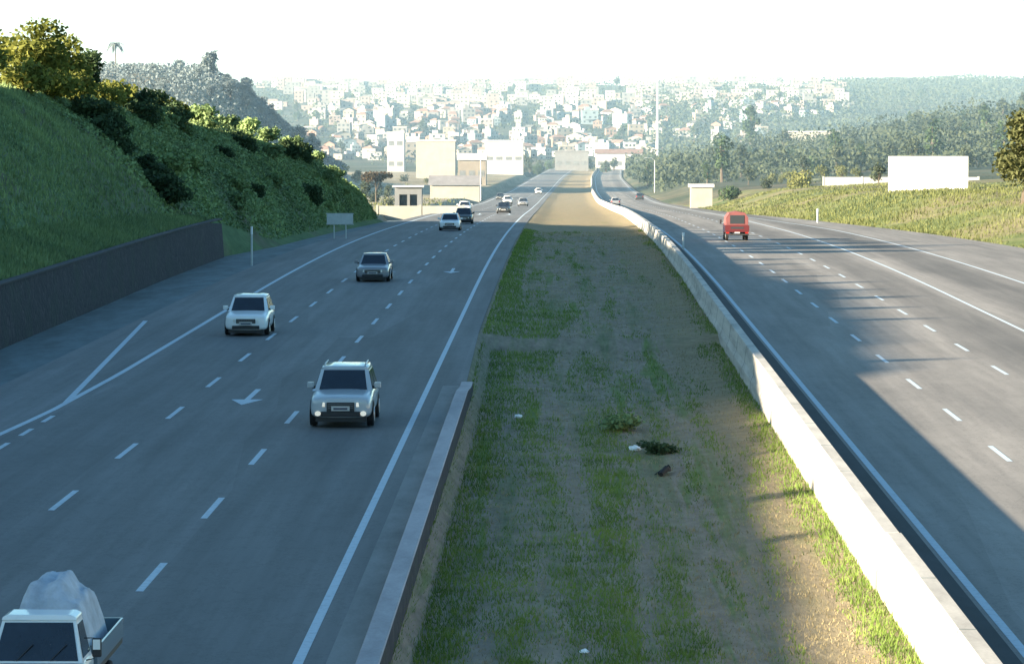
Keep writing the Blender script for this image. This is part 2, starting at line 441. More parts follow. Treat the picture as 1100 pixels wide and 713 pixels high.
# concrete barrier on the right of the median
def barrier(name, d0, d1, label, dx=0, mat='concrete'):
    mb = MB(); rings = []
    ss = [s for s in ST if d0 < s < d1]; ss = [d0] + ss + [d1]
    for s in ss:
        x = 6.45 + DIV(s) + cr(s) + dx; z = zr(s)
        rings.append([(x-.34, s, z-.35), (x-.33, s, z+.08), (x-.24, s, z+.28), (x-.17, s, z+.83), (x-.15, s, z+.86), (x+.12, s, z+.86), (x+.14, s, z+.83), (x+.19, s, z+.28), (x+.28, s, z+.08), (x+.28, s, z-.2)])
    mb.loft(rings)
    o = mb.build(name, M[mat]); tag(o, label, 'barrier', 'concrete median barriers')
    s = max(36, math.ceil(d0/6)*6 + 6)
    while s < min(d1-2, 330):       # dark joints between the cast lengths
        x = 6.45 + DIV(s) + cr(s) + dx; z = zr(s)
        j = MB(); j.loft([[(x-.337, yy, z-.3), (x-.337, yy, z+.08), (x-.247, yy, z+.28), (x-.177, yy, z+.83), (x-.15, yy, z+.866), (x+.12, yy, z+.866), (x+.147, yy, z+.83), (x+.197, yy, z+.28), (x+.287, yy, z+.08)] for yy in (s-.02, s+.02)])
        j.build('joint', M['gutter'], o)
        s += 6
    return o
barrier('concrete_barrier', -60, 66.5, 'nearest pale concrete barrier length at the bottom right of the median', .035)
barrier('concrete_barrier', 66.6, 1790, 'long pale concrete barrier between grass median and right carriageway, curving away')

# ------------------------------------------------------------------ terrain
def terrain_z(x, d):
    u = x - cr(min(d, 1800)); z0 = zr(min(d, 1800))
    er = EDGE_R(min(max(d, 57), 1800))
    z = z0 - .12
    if -22 < u < er: z = z0 - 1.4
    # right verge and the fields beyond: rise gently to the right
    if u >= er:
        t = u - er
        z = z0 - .12 + sstep(0, 14, t)*2.6*sstep(120, 300, d) + t*.03 + fbm(x, d, .02)*min(t*.06, 2.2)
    if u <= -22 and d > 330:
        t = -22 - u
        z = z0 - .12 + sstep(0, 60, t)*1.5 + fbm(x, d, .015)*min(t*.05, 2)
    if d > 1750:
        rise = [(1750, 0), (1950, 4), (2400, 25), (2900, 46), (3200, 53.5), (3600, 52), (5000, 30), (14000, -60)]
        base = smooth(rise, d, 90)
        z = -20 + base + fbm(x, d, .004, 3)*6*sstep(1750, 2300, d)
    # right wooded rise
    z += 17*math.exp(-((x-190)/85)**2)*math.exp(-((d-1350)/420)**2)
    # left ridge
    z += 31*sstep(-52, -104, x)*math.exp(-((d-980)/115)**2)*(1+.12*fbm(x, d, .01))
    return z

xs = sorted(set([round(v, 2) for v in (
    [-6000, -3500, -2200, -1500, -1100, -850, -700, -600, -520] + list(np.arange(-450, -80, 22)) + list(np.arange(-80, -22, 6)) +
    [-22.5, -21.5, -16, -3, 2, 7, 20] + list(np.arange(22, 60, 2.5)) + list(np.arange(60, 140, 8)) + list(np.arange(140, 460, 22)) + [520, 600, 700, 850, 1100, 1500, 2200, 3500, 6000])]))
mb = MB()
for s in STT:
    for x in xs:
        xx = x + (cr(min(s, 1800)) if abs(x) < 60 else 0)
        mb.v.append((xx, s, terrain_z(xx, s)))
w = len(xs)
for j in range(len(STT)-1):
    for i in range(w-1):
        mb.f.append((j*w+i, j*w+i+1, (j+1)*w+i+1, (j+1)*w+i))
        dm = STT[j]; u = xs[i]
        mb.m.append(1 if (u >= 20 and dm < 620 and u < 140) else 2 if (u < -15 and u > -150 and 330 < dm < 1500) else 0)
mb.recalc = False
struct(mb.build('ground', [M['terrain'], M['verge'], M['dry_ground']], smooth_=True))

# ------------------------------------------------------------------ left hillside with retaining wall
CREST = [(-60, -34, 9.3), (50, -34, 9.4), (86, -34, 9.8), (100, -34, 11.5), (125, -34, 11.9), (150, -34, 12.1), (172, -34, 11.5), (200, -33, 10.6), (226, -31, 9.6), (268, -29.5, 8.2), (308, -25, 6.0), (328, -22, 3.4), (345, -19.5, .4), (352, -18.9, -1.2)]
def crest(s): return interp([(a, b) for a, b, c in CREST], s), interp([(a, c) for a, b, c in CREST], s)
def wall_h(s): return 2.35 if s < 214 else 2.35*(1-sstep(214, 222, s))
def hill_profile(s):
    xc, zc = crest(s); z0 = zr(s)
    zc = zc + .35*fbm(s, 0, .08)
    if s < 218:
        foot = interp([(0, -25.2), (154, -25), (200, -23.8), (218, -22.9)], s)
        a = [(-21.45, z0-.3), (-21.45, z0+wall_h(s)-.12), (-21.75, z0+wall_h(s)-.05), (foot, z0+interp([(0, 3.5), (154, 3.5), (200, 2.9), (218, 2.35)], s))]
    else:
        b = interp([(218, -21.4), (240, -19.6), (270, -18.9), (352, -17.6)], s)
        q = 1-sstep(218, 246, s); foot = b-.8-.9*q; fh = .3+2.05*q
        a = [(b, z0-.15), (b-.1-.1*q, z0-.05+fh*.3*q), (b-.4-.4*q, z0+.1+fh*.6*q), (foot, z0+fh)]
    fx, fz = a[-1]
    out = list(a)
    N = 12
    for i in range(1, N+1):
        t = i/N
        x = fx + (xc-fx)*t; z = fz + (zc-fz)*(t + .10*math.sin(PI*t))
        k = math.sin(PI*t)
        out.append((x + .9*k*fbm(s, t*20, .07) , z + 1.1*k*fbm(s, t*14+9, .06)))
    out += [(xc-3, zc+.25), (xc-9, zc+.5), (xc-18, zc+.2), (xc-32, zc-1.4), (xc-60, min(zc-6, zr(s)+2)), (xc-110, zr(s)-1.)]
    return out
mb = MB(); HS = []
s = -60.
while s <= 352: HS.append(s); s += 2.5
hp = [hill_profile(s) for s in HS]
for s, p in zip(HS, hp):
    for (x, z) in p: mb.v.append((x, s, z))
w = len(hp[0])
for j in range(len(HS)-1):
    for i in range(w-1):
        mb.f.append((j*w+i, (j+1)*w+i, (j+1)*w+i+1, j*w+i+1)); mb.m.append(0)
# end cap
mb.recalc = False
struct(mb.build('hillside', M['hillside'], smooth_=True))

def hill_at(s, t):
    """t 0..1 from the foot to the crest, up to 2 over the plateau"""
    i = max(0, min(len(HS)-2, int((s-HS[0])/2.5))); f = (s-HS[i])/2.5
    def pt(p, t):
        q = 3 + t*12
        k = min(int(q), len(p)-2); g = q-k
        return p[k][0]+(p[k+1][0]-p[k][0])*g, p[k][1]+(p[k+1][1]-p[k][1])*g
    a, b = pt(hp[i], t), pt(hp[i+1], t)
    return Vector((a[0]+(b[0]-a[0])*f, s, a[1]+(b[1]-a[1])*f))

# retaining wall
mb = MB(); rings = []
ws = [-60 + 6*i for i in range(46)] + [218]
for s in ws:
    h = wall_h(s) if s < 214 else 2.1; z = zr(s); e = .02*math.sin(s*.9)
    rings.append([(-21.55, s, z-.4), (-21.2+e, s, z-.4), (-21.28+e, s, z+h*.5), (-21.36+e, s, z+h), (-21.7, s, z+h)])
mb.loft(rings)
wall = mb.build('retaining_wall', M['stone'])
tag(wall, 'long dark stone retaining wall at the foot of the left grassy bank', 'wall')
mb = MB()
mb.loft([[(-21.32, s, zr(s)+wall_h(min(s,213))+.003), (-21.30, s, zr(s)+wall_h(min(s,213))+.08), (-21.75, s, zr(s)+wall_h(min(s,213))+.08), (-21.75, s, zr(s)+wall_h(min(s,213))+.003)] for s in ws])
mb.build('coping', simple('dark_coping', (.035,.036,.042), .9, .3, 1.), wall)

# ------------------------------------------------------------------ ground cover (uncountable: stuff)
def leaf_quads(mb, centre, n, spread, size, up=.4, flat=1., rng=rnd):
    for _ in range(n):
        p = Vector((rng.gauss(0, spread), rng.gauss(0, spread), rng.gauss(0, spread*flat))) + centre
        leaf(mb, p, size*rng.uniform(.6, 1.4), rng, up)
def leaf(mb, p, sz, rng, up=.4):
    n = Vector((rng.uniform(-1, 1), rng.uniform(-1, 1), rng.uniform(-.4, 1)+up)).normalized()
    u = n.orthogonal().normalized(); v = n.cross(u)
    a = rng.uniform(0, PI); c, s_ = math.cos(a), math.sin(a)
    u, v = u*c+v*s_, v*c-u*s_
    u *= sz*.5; v *= sz*.34
    q = len(mb.v)
    mb.v += [p-u, p-v*.9, p+u, p+v]; mb.f.append((q, q+1, q+2, q+3)); mb.m.append(0)

def blade(mb, p, h, w_, rg):
    a = rg.uniform(0, 2*PI); dx, dy = math.cos(a)*w_, math.sin(a)*w_
    l = Vector((rg.gauss(0, .35)*h, rg.gauss(0, .35)*h, h))
    q = len(mb.v)
    mb.v += [p+Vector((dx, dy, 0)), p-Vector((dx, dy, 0)), p+l]; mb.f.append((q, q+1, q+2)); mb.m.append(0)
mb = MB(); mb.recalc = False
rg = random.Random(11)
for _ in range(105000):
    s = rg.uniform(112, 350); t = rg.random()**.9 * 1.12 - (.0 if s > 216 else .05)
    if t < 0: t = 0
    p = hill_at(s, t)
    dn = fbm(p.x*1.3, p.y, .11, 3) + .35*fbm(p.x*3, p.y*1.6, .3, 2)
    h = max(0, dn+.2)*(1.5 if s > 206 else .5)
    if t < .06: h *= .3
    if s < 206 and rg.random() < .75: blade(mb, p, rg.uniform(.12, .4), rg.uniform(.03, .06), rg)
    else: leaf(mb, p + Vector((0, 0, rg.random()**1.5*h+.03)), rg.uniform(.12, .36) if s > 206 else rg.uniform(.08, .2), rg, .3)
tag(mb.build('slope_undergrowth', M['leaf_slope']), 'dark green undergrowth covering the shaded left bank', 'undergrowth', kind='stuff')
# ledge grass above the wall
mb = MB(); mb.recalc = False
for _ in range(26000):
    s = rg.uniform(115, 218); a = hill_at(s, 0); x = a.x + (-21.8-a.x)*rg.random()
    f = (x-a.x)/(-21.75-a.x); z = a.z + (zr(s)+wall_h(s)-.05-a.z)*f
    blade(mb, Vector((x, s, z)), rg.uniform(.12, .4), rg.uniform(.03, .07), rg)
tag(mb.build('ledge_grass', M['leaf_slope']), 'short green grass on the ledge above the stone wall', 'grass', kind='stuff')

# median grass, green and dry
def green_at(x, s):
    e = MED_L(s)
    g = fbm(x*2.6, s*.12, .55, 4)*1.2 + .10 + .22*(1-sstep(-1, 4.5, x)) - .30*sstep(115, 190, s)*sstep(-2.4, -.8, x)
    g += .9*math.exp(-((x-e-.5)/.65)**2)                                  # along the kerb
    g += .75*math.exp(-((x-1.05-.004*(s-60))/.5)**2)*(1-sstep(85, 110, s)) # green runs
    g += .75*math.exp(-((x-2.5)/.42)**2)*(1-sstep(68, 84, s))
    g += .85*math.exp(-((x-6.0-DIV(s))/.45)**2)*(1-sstep(140, 200, s)*.6)
    g += .7*math.exp(-((x+1.5)/1.2)**2-((s-150)/22)**2)
    return g
mg = MB(); md = MB(); mg.recalc = md.recalc = False
cnt = 0
while cnt < 190000:
    s = 52 + (rg.random()**2.1)*250; x = rg.uniform(MED_L(s)+.15, 6.35+DIV(s))
    g = green_at(x, s)
    cnt += 1
    p = Vector((x, s, zr(s)+med_z(x, s)-.01)); k = 1 + s/130
    if rg.random() < sstep(-.05, .75, g+.35*fbm(x*3, s, .8, 3)): blade(mg, p, rg.uniform(.035, .12)*(1+.5*min(g, 1)), .0095*k, rg)
    elif rg.random() < .42: blade(md, p, rg.uniform(.02, .09), .008*k, rg)
tag(mg.build('median_grass', M['blade_green']), 'green grass growing in bands along the median', 'grass', kind='stuff')
tag(md.build('dry_grass', M['blade_dry']), 'thin dry grass over the brown soil of the median', 'grass', kind='stuff')
# verge grass beyond the right carriageway and by the far left of the road
mb = MB(); mb.recalc = False
for _ in range(48000):
    s = rg.uniform(225, 560); x = EDGE_R(s) + .2 + rg.random()**1.3*38
    dn = fbm(x, s, .07)
    if dn < -.2: continue
    k = s/220
    blade(mb, Vector((x+cr(s), s, terrain_z(x, s)-.02)), rg.uniform(.12, .38)*(1+dn), .035*k, rg)
for _ in range(2500):
    s = rg.uniform(340, 800); x = -17 - rg.random()*50
    blade(mb, Vector((x+cr(s), s, terrain_z(x, s)-.02)), rg.uniform(.2, .7), .16, rg)
tag(mb.build('verge_grass', M['leaf_verge']), 'sunlit yellow green grass on the verges beyond the carriageways', 'grass', kind='stuff')

# ------------------------------------------------------------------ trees
def crown_mesh(blobs, n, size, rng, cx=0):
    mb = MB(); mb.recalc = False
    vol = [r[0]*r[1]*r[2] for _, r in blobs]; tot = sum(vol)
    for (c, r), v in zip(blobs, vol):
        k = int(n*v/tot)
        for _ in range(k):
            u = Vector((rng.gauss(0, 1), rng.gauss(0, 1), rng.gauss(0, 1))).normalized()
            rr = (rng.uniform(.45, 1.05) if rng.random() < .8 else rng.uniform(.9, 1.25))
            p = Vector(c) + Vector((u.x*r[0], u.y*r[1], u.z*r[2]))*rr
            leaf(mb, p, size*rng.uniform(.6, 1.5), rng, .3)
    return mb

def make_tree(name, h, w, leafmat, seed, n=900, size=.45, style='round', parts=True):
    rng = random.Random(seed)
    root = empty(name)
    tk = MB(); blobs = []
    if style == 'round':
        th = h*.38
        for i in range(rng.randint(7, 10)):
            a = rng.uniform(0, 2*PI); rr = w*.5*rng.uniform(.15, .62); z = h*rng.uniform(.36, .82)
            r = w*rng.uniform(.16, .29)
            blobs.append(((math.cos(a)*rr, math.sin(a)*rr, z), (r, r, r*rng.uniform(.7, 1.))))
        blobs.append(((0, 0, h*.84), (w*.2, w*.2, h*.15)))
    elif style == 'tall':
        th = h*.7
        for i in range(rng.randint(9, 12)):
            z = h*(.35+.6*i/11); rr = w*.3*rng.uniform(.2, 1); a = rng.uniform(0, 2*PI)
            r = w*rng.uniform(.2, .32)*(1.15-.5*z/h)
            blobs.append(((math.cos(a)*rr, math.sin(a)*rr, z), (r, r, r*.8)))
    elif style == 'bush':
        th = h*.3
        for i in range(rng.randint(6, 9)):
            a = rng.uniform(0, 2*PI); rr = w*.5*rng.uniform(.1, .65); r = w*rng.uniform(.14, .27)
            blobs.append(((math.cos(a)*rr, math.sin(a)*rr, h*rng.uniform(.22, .72)), (r, r, h*rng.uniform(.17, .3))))
    elif style == 'umbrella':
        th = h*.75
        for i in range(11):
            a = rng.uniform(0, 2*PI); rr = w*.5*rng.uniform(.1, .8); r = w*rng.uniform(.13, .2)
            blobs.append(((math.cos(a)*rr, math.sin(a)*rr, h*rng.uniform(.78, .93)-rr*.12), (r, r, h*.09)))
    lean = rng.uniform(-.06, .06)*h
    top = (lean, 0, th)
    r0 = max(.05, h*.028)
    tk.tube([(0, 0, -.3), (lean*.3, .02, th*.35), (lean*.7, -.03, th*.7), top, (lean*1.1, 0, h*.8)], [r0*1.3, r0, r0*.8, r0*.6, r0*.15], 6)
    for (c, r) in blobs[:8]:
        s0 = Vector((lean*.7, 0, th*rng.uniform(.55, 1.)));
        e = Vector(c); mid = (s0+e)/2 + Vector((0, 0, -.04*h))
        tk.tube([s0, mid, e], [r0*.5, r0*.32, r0*.1], 5)
    tk.build('trunk', M['bark'], root)
    crown_mesh(blobs, n, size, rng).build('crown', leafmat, root)
    return root

def palm(name):
    root = empty(name); tk = MB(); tk.tube([(0,0,-.3),(.2,0,3),(.1,0,6.5)], [.22,.17,.14], 7)
    tk.build('trunk', M['bark'], root)
    mb = MB(); mb.recalc = False
    for i in range(13):
        a = 2*PI*i/13; up = .5 if i % 2 else .1
        for j in range(7):
            t0, t1 = j/7, (j+1)/7
            def pt(t, off):
                r = 2.6*t; z = 6.5 + up*2.2*t*1.6 - 2.6*t*t
                w_ = .38*math.sin(PI*min(1, t*.9+.12))*off
                return Vector((.1+math.cos(a)*r - math.sin(a)*w_, math.sin(a)*r + math.cos(a)*w_, z-abs(off)*.1))
            mb.quad(pt(t0, -1), pt(t1, -1), pt(t1, 0), pt(t0, 0)); mb.quad(pt(t0, 0), pt(t1, 0), pt(t1, 1), pt(t0, 1))
    mb.build('crown', M['leaf_hazed'], root)
    return root

PEND = []        # things whose label needs an ordinal, finished at the end
def put(proto, first, x, y, z, sc=1, rz=None, label=None, cat='tree', group=None, sz=None):
    o = proto if first else copy_tree(proto)
    o.location = (x, y, z); o.rotation_euler.z = rnd.uniform(0, 6.28) if rz is None else rz
    o.scale = (sc, sc, sz or sc)
    tag(o, label, cat, group); PEND.append(o)
    return o

class Pool:
    def __init__(s, makers): s.m = makers; s.p = [None]*len(makers)
    def get(s, i):
        i %= len(s.m)
        if s.p[i] is None: s.p[i] = s.m[i](); return s.p[i], True
        return s.p[i], False

def X(px, dd): return (px-600)/F*dd       # metres right of the camera of something seen at column px, dd metres away
def Zy(py, dd): return CAMH - (py-120)/F*dd

# trees and bushes along the crest of the left bank
crest_pool = Pool([lambda: make_tree('crest_tree', 5.2, 4.6, M['leaf_lit'], 21, 2600, .34),
                   lambda: make_tree('crest_tree', 4.4, 3.6, M['leaf_dark'], 22, 2300, .32),
                   lambda: make_tree('bush', 2.3, 3.4, M['leaf_lit'], 23, 1500, .27, 'bush'),
                   lambda: make_tree('bush', 2.0, 3.2, M['leaf_dark'], 24, 1400, .27, 'bush'),
                   lambda: make_tree('bush', 1.7, 2.6, M['leaf_slope'], 25, 1300, .25, 'bush')])
KN = ['tall yellow green tree', 'dark dense tree', 'yellow green bush', 'dark bush', 'small green bush']
def on_crest(kind, s, t, sc=1., word='on the crest of the left bank'):
    p = hill_at(s, t); pr, first = crest_pool.get(kind)
    tree = kind < 2
    put(pr, first, p.x, p.y, p.z-.15, sc, None, f'{KN[kind]} {word}', 'tree' if tree else 'bush', 'trees and bushes on the left bank')
for k, s, t, sc in ((0, 205, 1.06, .85), (0, 211, 1.12, 1.0), (0, 217, 1.03, .95), (0, 222, 1.12, .9), (0, 227, 1.05, .85), (1, 232, 1.02, .85), (1, 237, 1.06, .62), (2, 230, .95, .9),
                    (2, 208, .95, 1.2), (2, 214, .93, 1.1), (2, 240, 1.02, 1.1), (2, 221, .93, 1.2), (3, 245, .97, 1.0), (2, 244, 1.03, 1.2), (2, 250, 1.03, 1.1),
                    (3, 253, 1.0, 1.0), (2, 262, 1.02, 1.1), (2, 268, 1.0, .9), (3, 259, .92, 1.), (4, 276, 1., 1.2), (2, 256, 1.05, 1.),
                    (4, 285, 1., 1.), (2, 281, 1.03, .8), (4, 294, 1., 1.1), (4, 303, 1., 1.), (4, 312, .98, 1.), (4, 322, .95, .9), (4, 331, .9, .8),
                    (3, 128, 1., .4), (2, 136, 1.03, .5), (3, 145, 1., .5), (2, 152, 1.03, .4), (3, 160, 1., .5), (2, 168, 1.0, .5), (4, 176, 1., .5), (4, 185, 1., .6), (2, 193, 1., .7),
                    (4, 104, 1., .4), (4, 84, 1., .35), (4, 76, 1.02, .3), (4, 66, 1., .5), (4, 58, 1., .3)):
    on_crest(k, s, t, sc)
for t in (.1, .2, .3, .42, .52, .62, .75, .86):       # dark scrub filling the crease in the slope
    on_crest(3, 207+16*t+3*math.sin(t*9), t, .8+.3*math.sin(t*13), 'in the dark crease of the left bank')
rg = random.Random(5)
for i in range(24):
    s = rg.uniform(222, 335); t = rg.uniform(.12, .9)
    on_crest(3 if rg.random() < .2 else 4, s, t, rg.uniform(.5, 1.05), 'on the shaded slope of the left bank')

# far trees
far_pool = Pool([lambda: make_tree('far_tree', 9, 7.5, M['leaf_far'], 31, 700, .75),
                 lambda: make_tree('far_tree', 11, 7, M['leaf_far'], 32, 700, .8),
                 lambda: make_tree('far_tree', 8, 8.5, M['leaf_dark'], 33, 700, .75),
                 lambda: make_tree('far_tree', 14, 6, M['leaf_dark'], 34, 700, .8, 'tall'),
                 lambda: make_tree('far_tree', 5, 6, M['leaf_far'], 35, 500, .6, 'bush'),
                 lambda: make_tree('far_tree', 6, 6.5, M['leaf_verge'], 36, 600, .6),
                 lambda: make_tree('far_tree', 9, 8, M['leaf_hazed'], 37, 700, .7),
                 lambda: make_tree('far_tree', 10, 7, M['leaf_hazed'], 38, 700, .7)])
FN = ['round green tree', 'tall rounded green tree', 'broad dark tree', 'tall slender dark tree', 'low spreading green tree', 'pale yellow green tree', 'rounded hazy tree', 'upright hazy tree']
def where(px, py, what):
    return what
def far_tree(kind, x, d, sc, word, group):
    pr, first = far_pool.get(kind)
    put(pr, first, x, d, terrain_z(x, d)-.3, sc, None, f'{FN[kind]} {word}', 'tree', group)
# left ridge
rg = random.Random(17)
for i in range(50):
    d = rg.uniform(860, 1060); px = rg.uniform(85, 345)
    x = X(px, d)
    far_tree(rg.choice((6, 7, 7, 6)), x, d, rg.uniform(.4, .75), 'on the hazy ridge behind the left bank', 'trees on the hazy left ridge')
# right wood
for i in range(90):
    d = rg.uniform(820, 1500); px = 660 + 440*rg.random()**.75
    x = X(px, d)
    far_tree(rg.choice((0, 0, 1, 2, 3, 4)), x, d, rg.uniform(.55, 1.)*(.75 if px < 760 else 1), 'in the hazy wood right of the motorway', 'trees in the hazy wood on the right')
# nearer mixed trees in the right fields
for i in range(22):
    d = rg.uniform(480, 800); px = rg.uniform(735, 1090); x = X(px, d)
    if x < EDGE_R(d)+6: continue
    far_tree(rg.choice((4, 5, 4, 5, 0)), x, d, rg.uniform(.35, .6), 'in the sunlit field beside the right carriageway', 'trees in the sunlit right field')
# left valley trees
for i in range(40):
    d = rg.uniform(520, 1200); px = rg.uniform(360, 575); x = X(px, d)
    if x > -26: continue
    far_tree(rg.choice((0, 4, 5, 4)), x, d, rg.uniform(.35, .7), 'among the pale buildings left of the motorway', 'trees left of the far motorway')

for i in range(20):
    d = rg.uniform(1560, 1650); px = rg.uniform(562, 592) if i < 8 else rg.uniform(637, 705); x = X(px, d)
    far_tree(rg.choice((0, 1, 2, 4)), x, d, rg.uniform(.5, .8), 'around the end of the motorway', 'trees around the motorway end')
for i in range(10):
    d = rg.uniform(1700, 1790); px = rg.uniform(570, 700); x = X(px, d)
    far_tree(rg.choice((0, 1, 2)), x, d, rg.uniform(.8, 1.15), 'behind the end of the motorway', 'trees around the motorway end')

t = make_tree('bush', 3.6, 5.0, M['leaf_dark'], 71, 900, .4, 'bush'); t.location = (X(784, 575), 575, terrain_z(X(784, 575), 575)-.2)
tag(t, 'dark rounded bush just right of the pale cabin', 'bush')
t = make_tree('bush', 4.2, 7.0, M['leaf_verge'], 72, 1300, .4, 'bush'); t.location = (X(862, 560), 560, terrain_z(X(862, 560), 560)-.2)
tag(t, 'wide pale green bush behind the white post on the right', 'bush')
# single landmark trees
t = make_tree('umbrella_tree', 6.2, 8.2, M['leaf_brown'], 41, 1500, .5, 'umbrella')
d = 640; t.location = (X(404, d), d, terrain_z(X(404, d), d) + 0); t.scale = (.85, .85, 1.)
tag(t, 'flat topped brown umbrella tree beyond the end of the left bank', 'tree')
t = make_tree('edge_tree', 8.5, 7.2, M['leaf_olive'], 42, 4200, .4)
d = 300; t.location = (X(1098, d), d, terrain_z(X(1098, d), d)-.3)
tag(t, 'large olive green tree cut by the right edge above the verge', 'tree')
t = make_tree('tall_tree', 27, 9, M['leaf_dark'], 43, 1500, 1.0, 'tall')
d = 1500; t.location = (X(806, d), d, terrain_z(X(806, d), d)-.3)
tag(t, 'very tall narrow dark tree rising above the town skyline', 'tree')
t = palm('palm_tree'); d = 975; t.location = (X(124, d), d, terrain_z(X(124, d), d)-.3); t.scale = (1.25, 1.25, 1.35)
tag(t, 'lone palm tree standing above the hazy left ridge', 'palm tree')
t = make_tree('tall_tree', 8, 6, M['leaf_hazed'], 44, 1100, .8, 'round')
d = 975; t.location = (X(226, d), d, terrain_z(X(226, d), d)-.3)
tag(t, 'highest round tree at the right shoulder of the hazy left ridge', 'tree')

# ------------------------------------------------------------------ town on the hillside
def house_mesh(kind, wallm, roofm, seed):
    rg = random.Random(seed); mb = MB()
    w_, dp = rg.uniform(6.5, 11), rg.uniform(6, 9)
    st = {'one': 1, 'two': 2, 'three': 3, 'four': 4}[kind[0]]; h = 2.9*st + .3
    mb.box(-w_/2, w_/2, -dp/2, dp/2, -4, h, 0)
    if kind[1] == 'gable':
        r = 1.7; o = .4
        mb.poly([(-w_/2, -dp/2, h), (w_/2, -dp/2, h), (0, -dp/2, h+r)], 0)
        mb.poly([(-w_/2, dp/2, h), (0, dp/2, h+r), (w_/2, dp/2, h)], 0)
        mb.poly([(-w_/2-o, -dp/2-o, h-.15), (0, -dp/2-o, h+r+.12), (0, dp/2+o, h+r+.12), (-w_/2-o, dp/2+o, h-.15)], 1)
        mb.poly([(w_/2+o, -dp/2-o, h-.15), (w_/2+o, dp/2+o, h-.15), (0, dp/2+o, h+r+.12), (0, -dp/2-o, h+r+.12)], 1)
    elif kind[1] == 'hip':
        r = 1.8; o = .5; x0, y0 = w_/2+o, dp/2+o; q = w_*.22
        A, B, C_, D = (-x0, -y0, h), (x0, -y0, h), (x0, y0, h), (-x0, y0, h)
        E, G = (-q, 0, h+r), (q, 0, h+r)
        for p in ((A, B, G, E), (B, C_, G), (C_, D, E, G), (D, A, E)): mb.poly(p, 1)
        mb.poly((D, C_, B, A), 1)
    else:
        mb.box(-w_/2-.15, w_/2+.15, -dp/2-.15, dp/2+.15, h+.002, h+.28, 1)
        if rg.random() < .6: mb.box(-w_*.3, w_*.05, -dp*.2, dp*.3, h+.29, h+2.4, 0)
        if rg.random() < .6:
            cx = w_*.25; mb.frustum([(cx+.8*math.cos(a*PI/4), .8*math.sin(a*PI/4), h+.29) for a in range(8)], [(cx+.9*math.cos(a*PI/4), .9*math.sin(a*PI/4), h+1.5) for a in range(8)], 3)
    for k in range(st):
        n = rg.randint(2, 3); z = 1.0+2.9*k
        for i in range(n):
            x = -w_/2 + w_*(i+.5)/n; ww = rg.uniform(.5, .8)
            if k == 0 and i == n-1: mb.box(x-.5, x+.5, -dp/2-.03, -dp/2+.02, 0, 2.2, 2)
            else: mb.box(x-ww, x+ww, -dp/2-.03, -dp/2+.02, z, z+1.25, 2)
        mb.box(-w_/2-.03, -w_/2+.02, -1, .4, z, z+1.2, 2); mb.box(w_/2-.02, w_/2+.03, -1, .4, z, z+1.2, 2)
    if st > 1 and rg.random() < .5: mb.box(-w_*.35, w_*.2, -dp/2-1.2, -dp/2-.031, 2.9, 3.05, 1); mb.box(-w_*.35, w_*.2, -dp/2-1.2, -dp/2-1.12, 3.05, 3.9, 0)
    o = mb.build('house', [M['w_'+wallm], M['r_'+roofm], M['window'], M['r_pale']])
    return o
kinds = []
seed = 100
specs = [(a, b, w_, r) for (a, b, r) in (('one', 'gable', 'red tiled'), ('two', 'flat', 'grey'), ('two', 'hip', 'red tiled'), ('two', 'flat', 'pale'), ('one', 'flat', 'grey'), ('two', 'gable', 'dark'), ('three', 'flat', 'grey'))
         for w_ in ('white', 'white', 'cream', 'grey', 'pale blue', 'pink', 'brick orange', 'tan')]
rg = random.Random(3); rg.shuffle(specs)
specs = specs[:34]
house_pool = [None]*len(specs)
def rowword(py):
    return 'on skyline' if py < 93 else 'high on slope' if py < 110 else 'midway up slope' if py < 130 else 'low on slope' if py < 150 else 'at slope foot'
def colword(px):
    for lim, wd in ((340, 'town left end'), (440, 'above brown tree'), (540, 'above cream block'), (640, 'above motorway end'), (740, 'near white mast'), (830, 'near tallest tree')):
        if px < lim: return wd
    return 'town right end'
SW = {'one': 'single storey', 'two': 'two storey', 'three': 'three storey', 'four': 'four storey'}
sites = []
tries = 0
while len(sites) < 760 and tries < 60000:
    tries += 1
    d = rg.uniform(1880, 3250); px = rg.uniform(262, 935); x = X(px, d)
    z = terrain_z(x, d); py = 120 + (CAMH - z)/d*F
    if px < 330 and py > 118: continue
    if px > 840 and py > 128: continue
    if px > 870 and rg.random() < (px-870)/55: continue
    if fbm(px*1.0, py*2.2, .017, 2) < -.12 and rg.random() < .85: continue      # wooded gaps between quarters
    if px > 700 and py > 135 and rg.random() < .8: continue
    if any(abs(d-e[1]) < 17 and abs(x-e[0]) < 8.0 for e in sites): continue
    sites.append((x, d, z, px, py))
sites.sort(key=lambda t: t[1])
for i, (x, d, z, px, py) in enumerate(sites[:290]):
    k = rg.randrange(len(specs)); sp = specs[k]
    if house_pool[k] is None: house_pool[k] = house_mesh(sp[:2], sp[2], sp[3], 200+k); o = house_pool[k]
    else: o = house_pool[k].copy(); COL.objects.link(o)
    o.location = (x, d, z-.2); o.rotation_euler.z = rg.choice((-.5, -.3, -.1, .1, .25, .6, .9))*1.0
    sc = rg.uniform(.7, 1.05); o.scale = (sc, sc, sc)
    if sp[1] == 'flat': rf = f'flat {sp[3]} roof'
    else: rf = f'{sp[3]} roof'
    tag(o, f'{sp[2]} {SW[sp[0]]} house {rowword(py)} {colword(px)}', 'house', 'houses on the far hillside'); PEND.append(o)
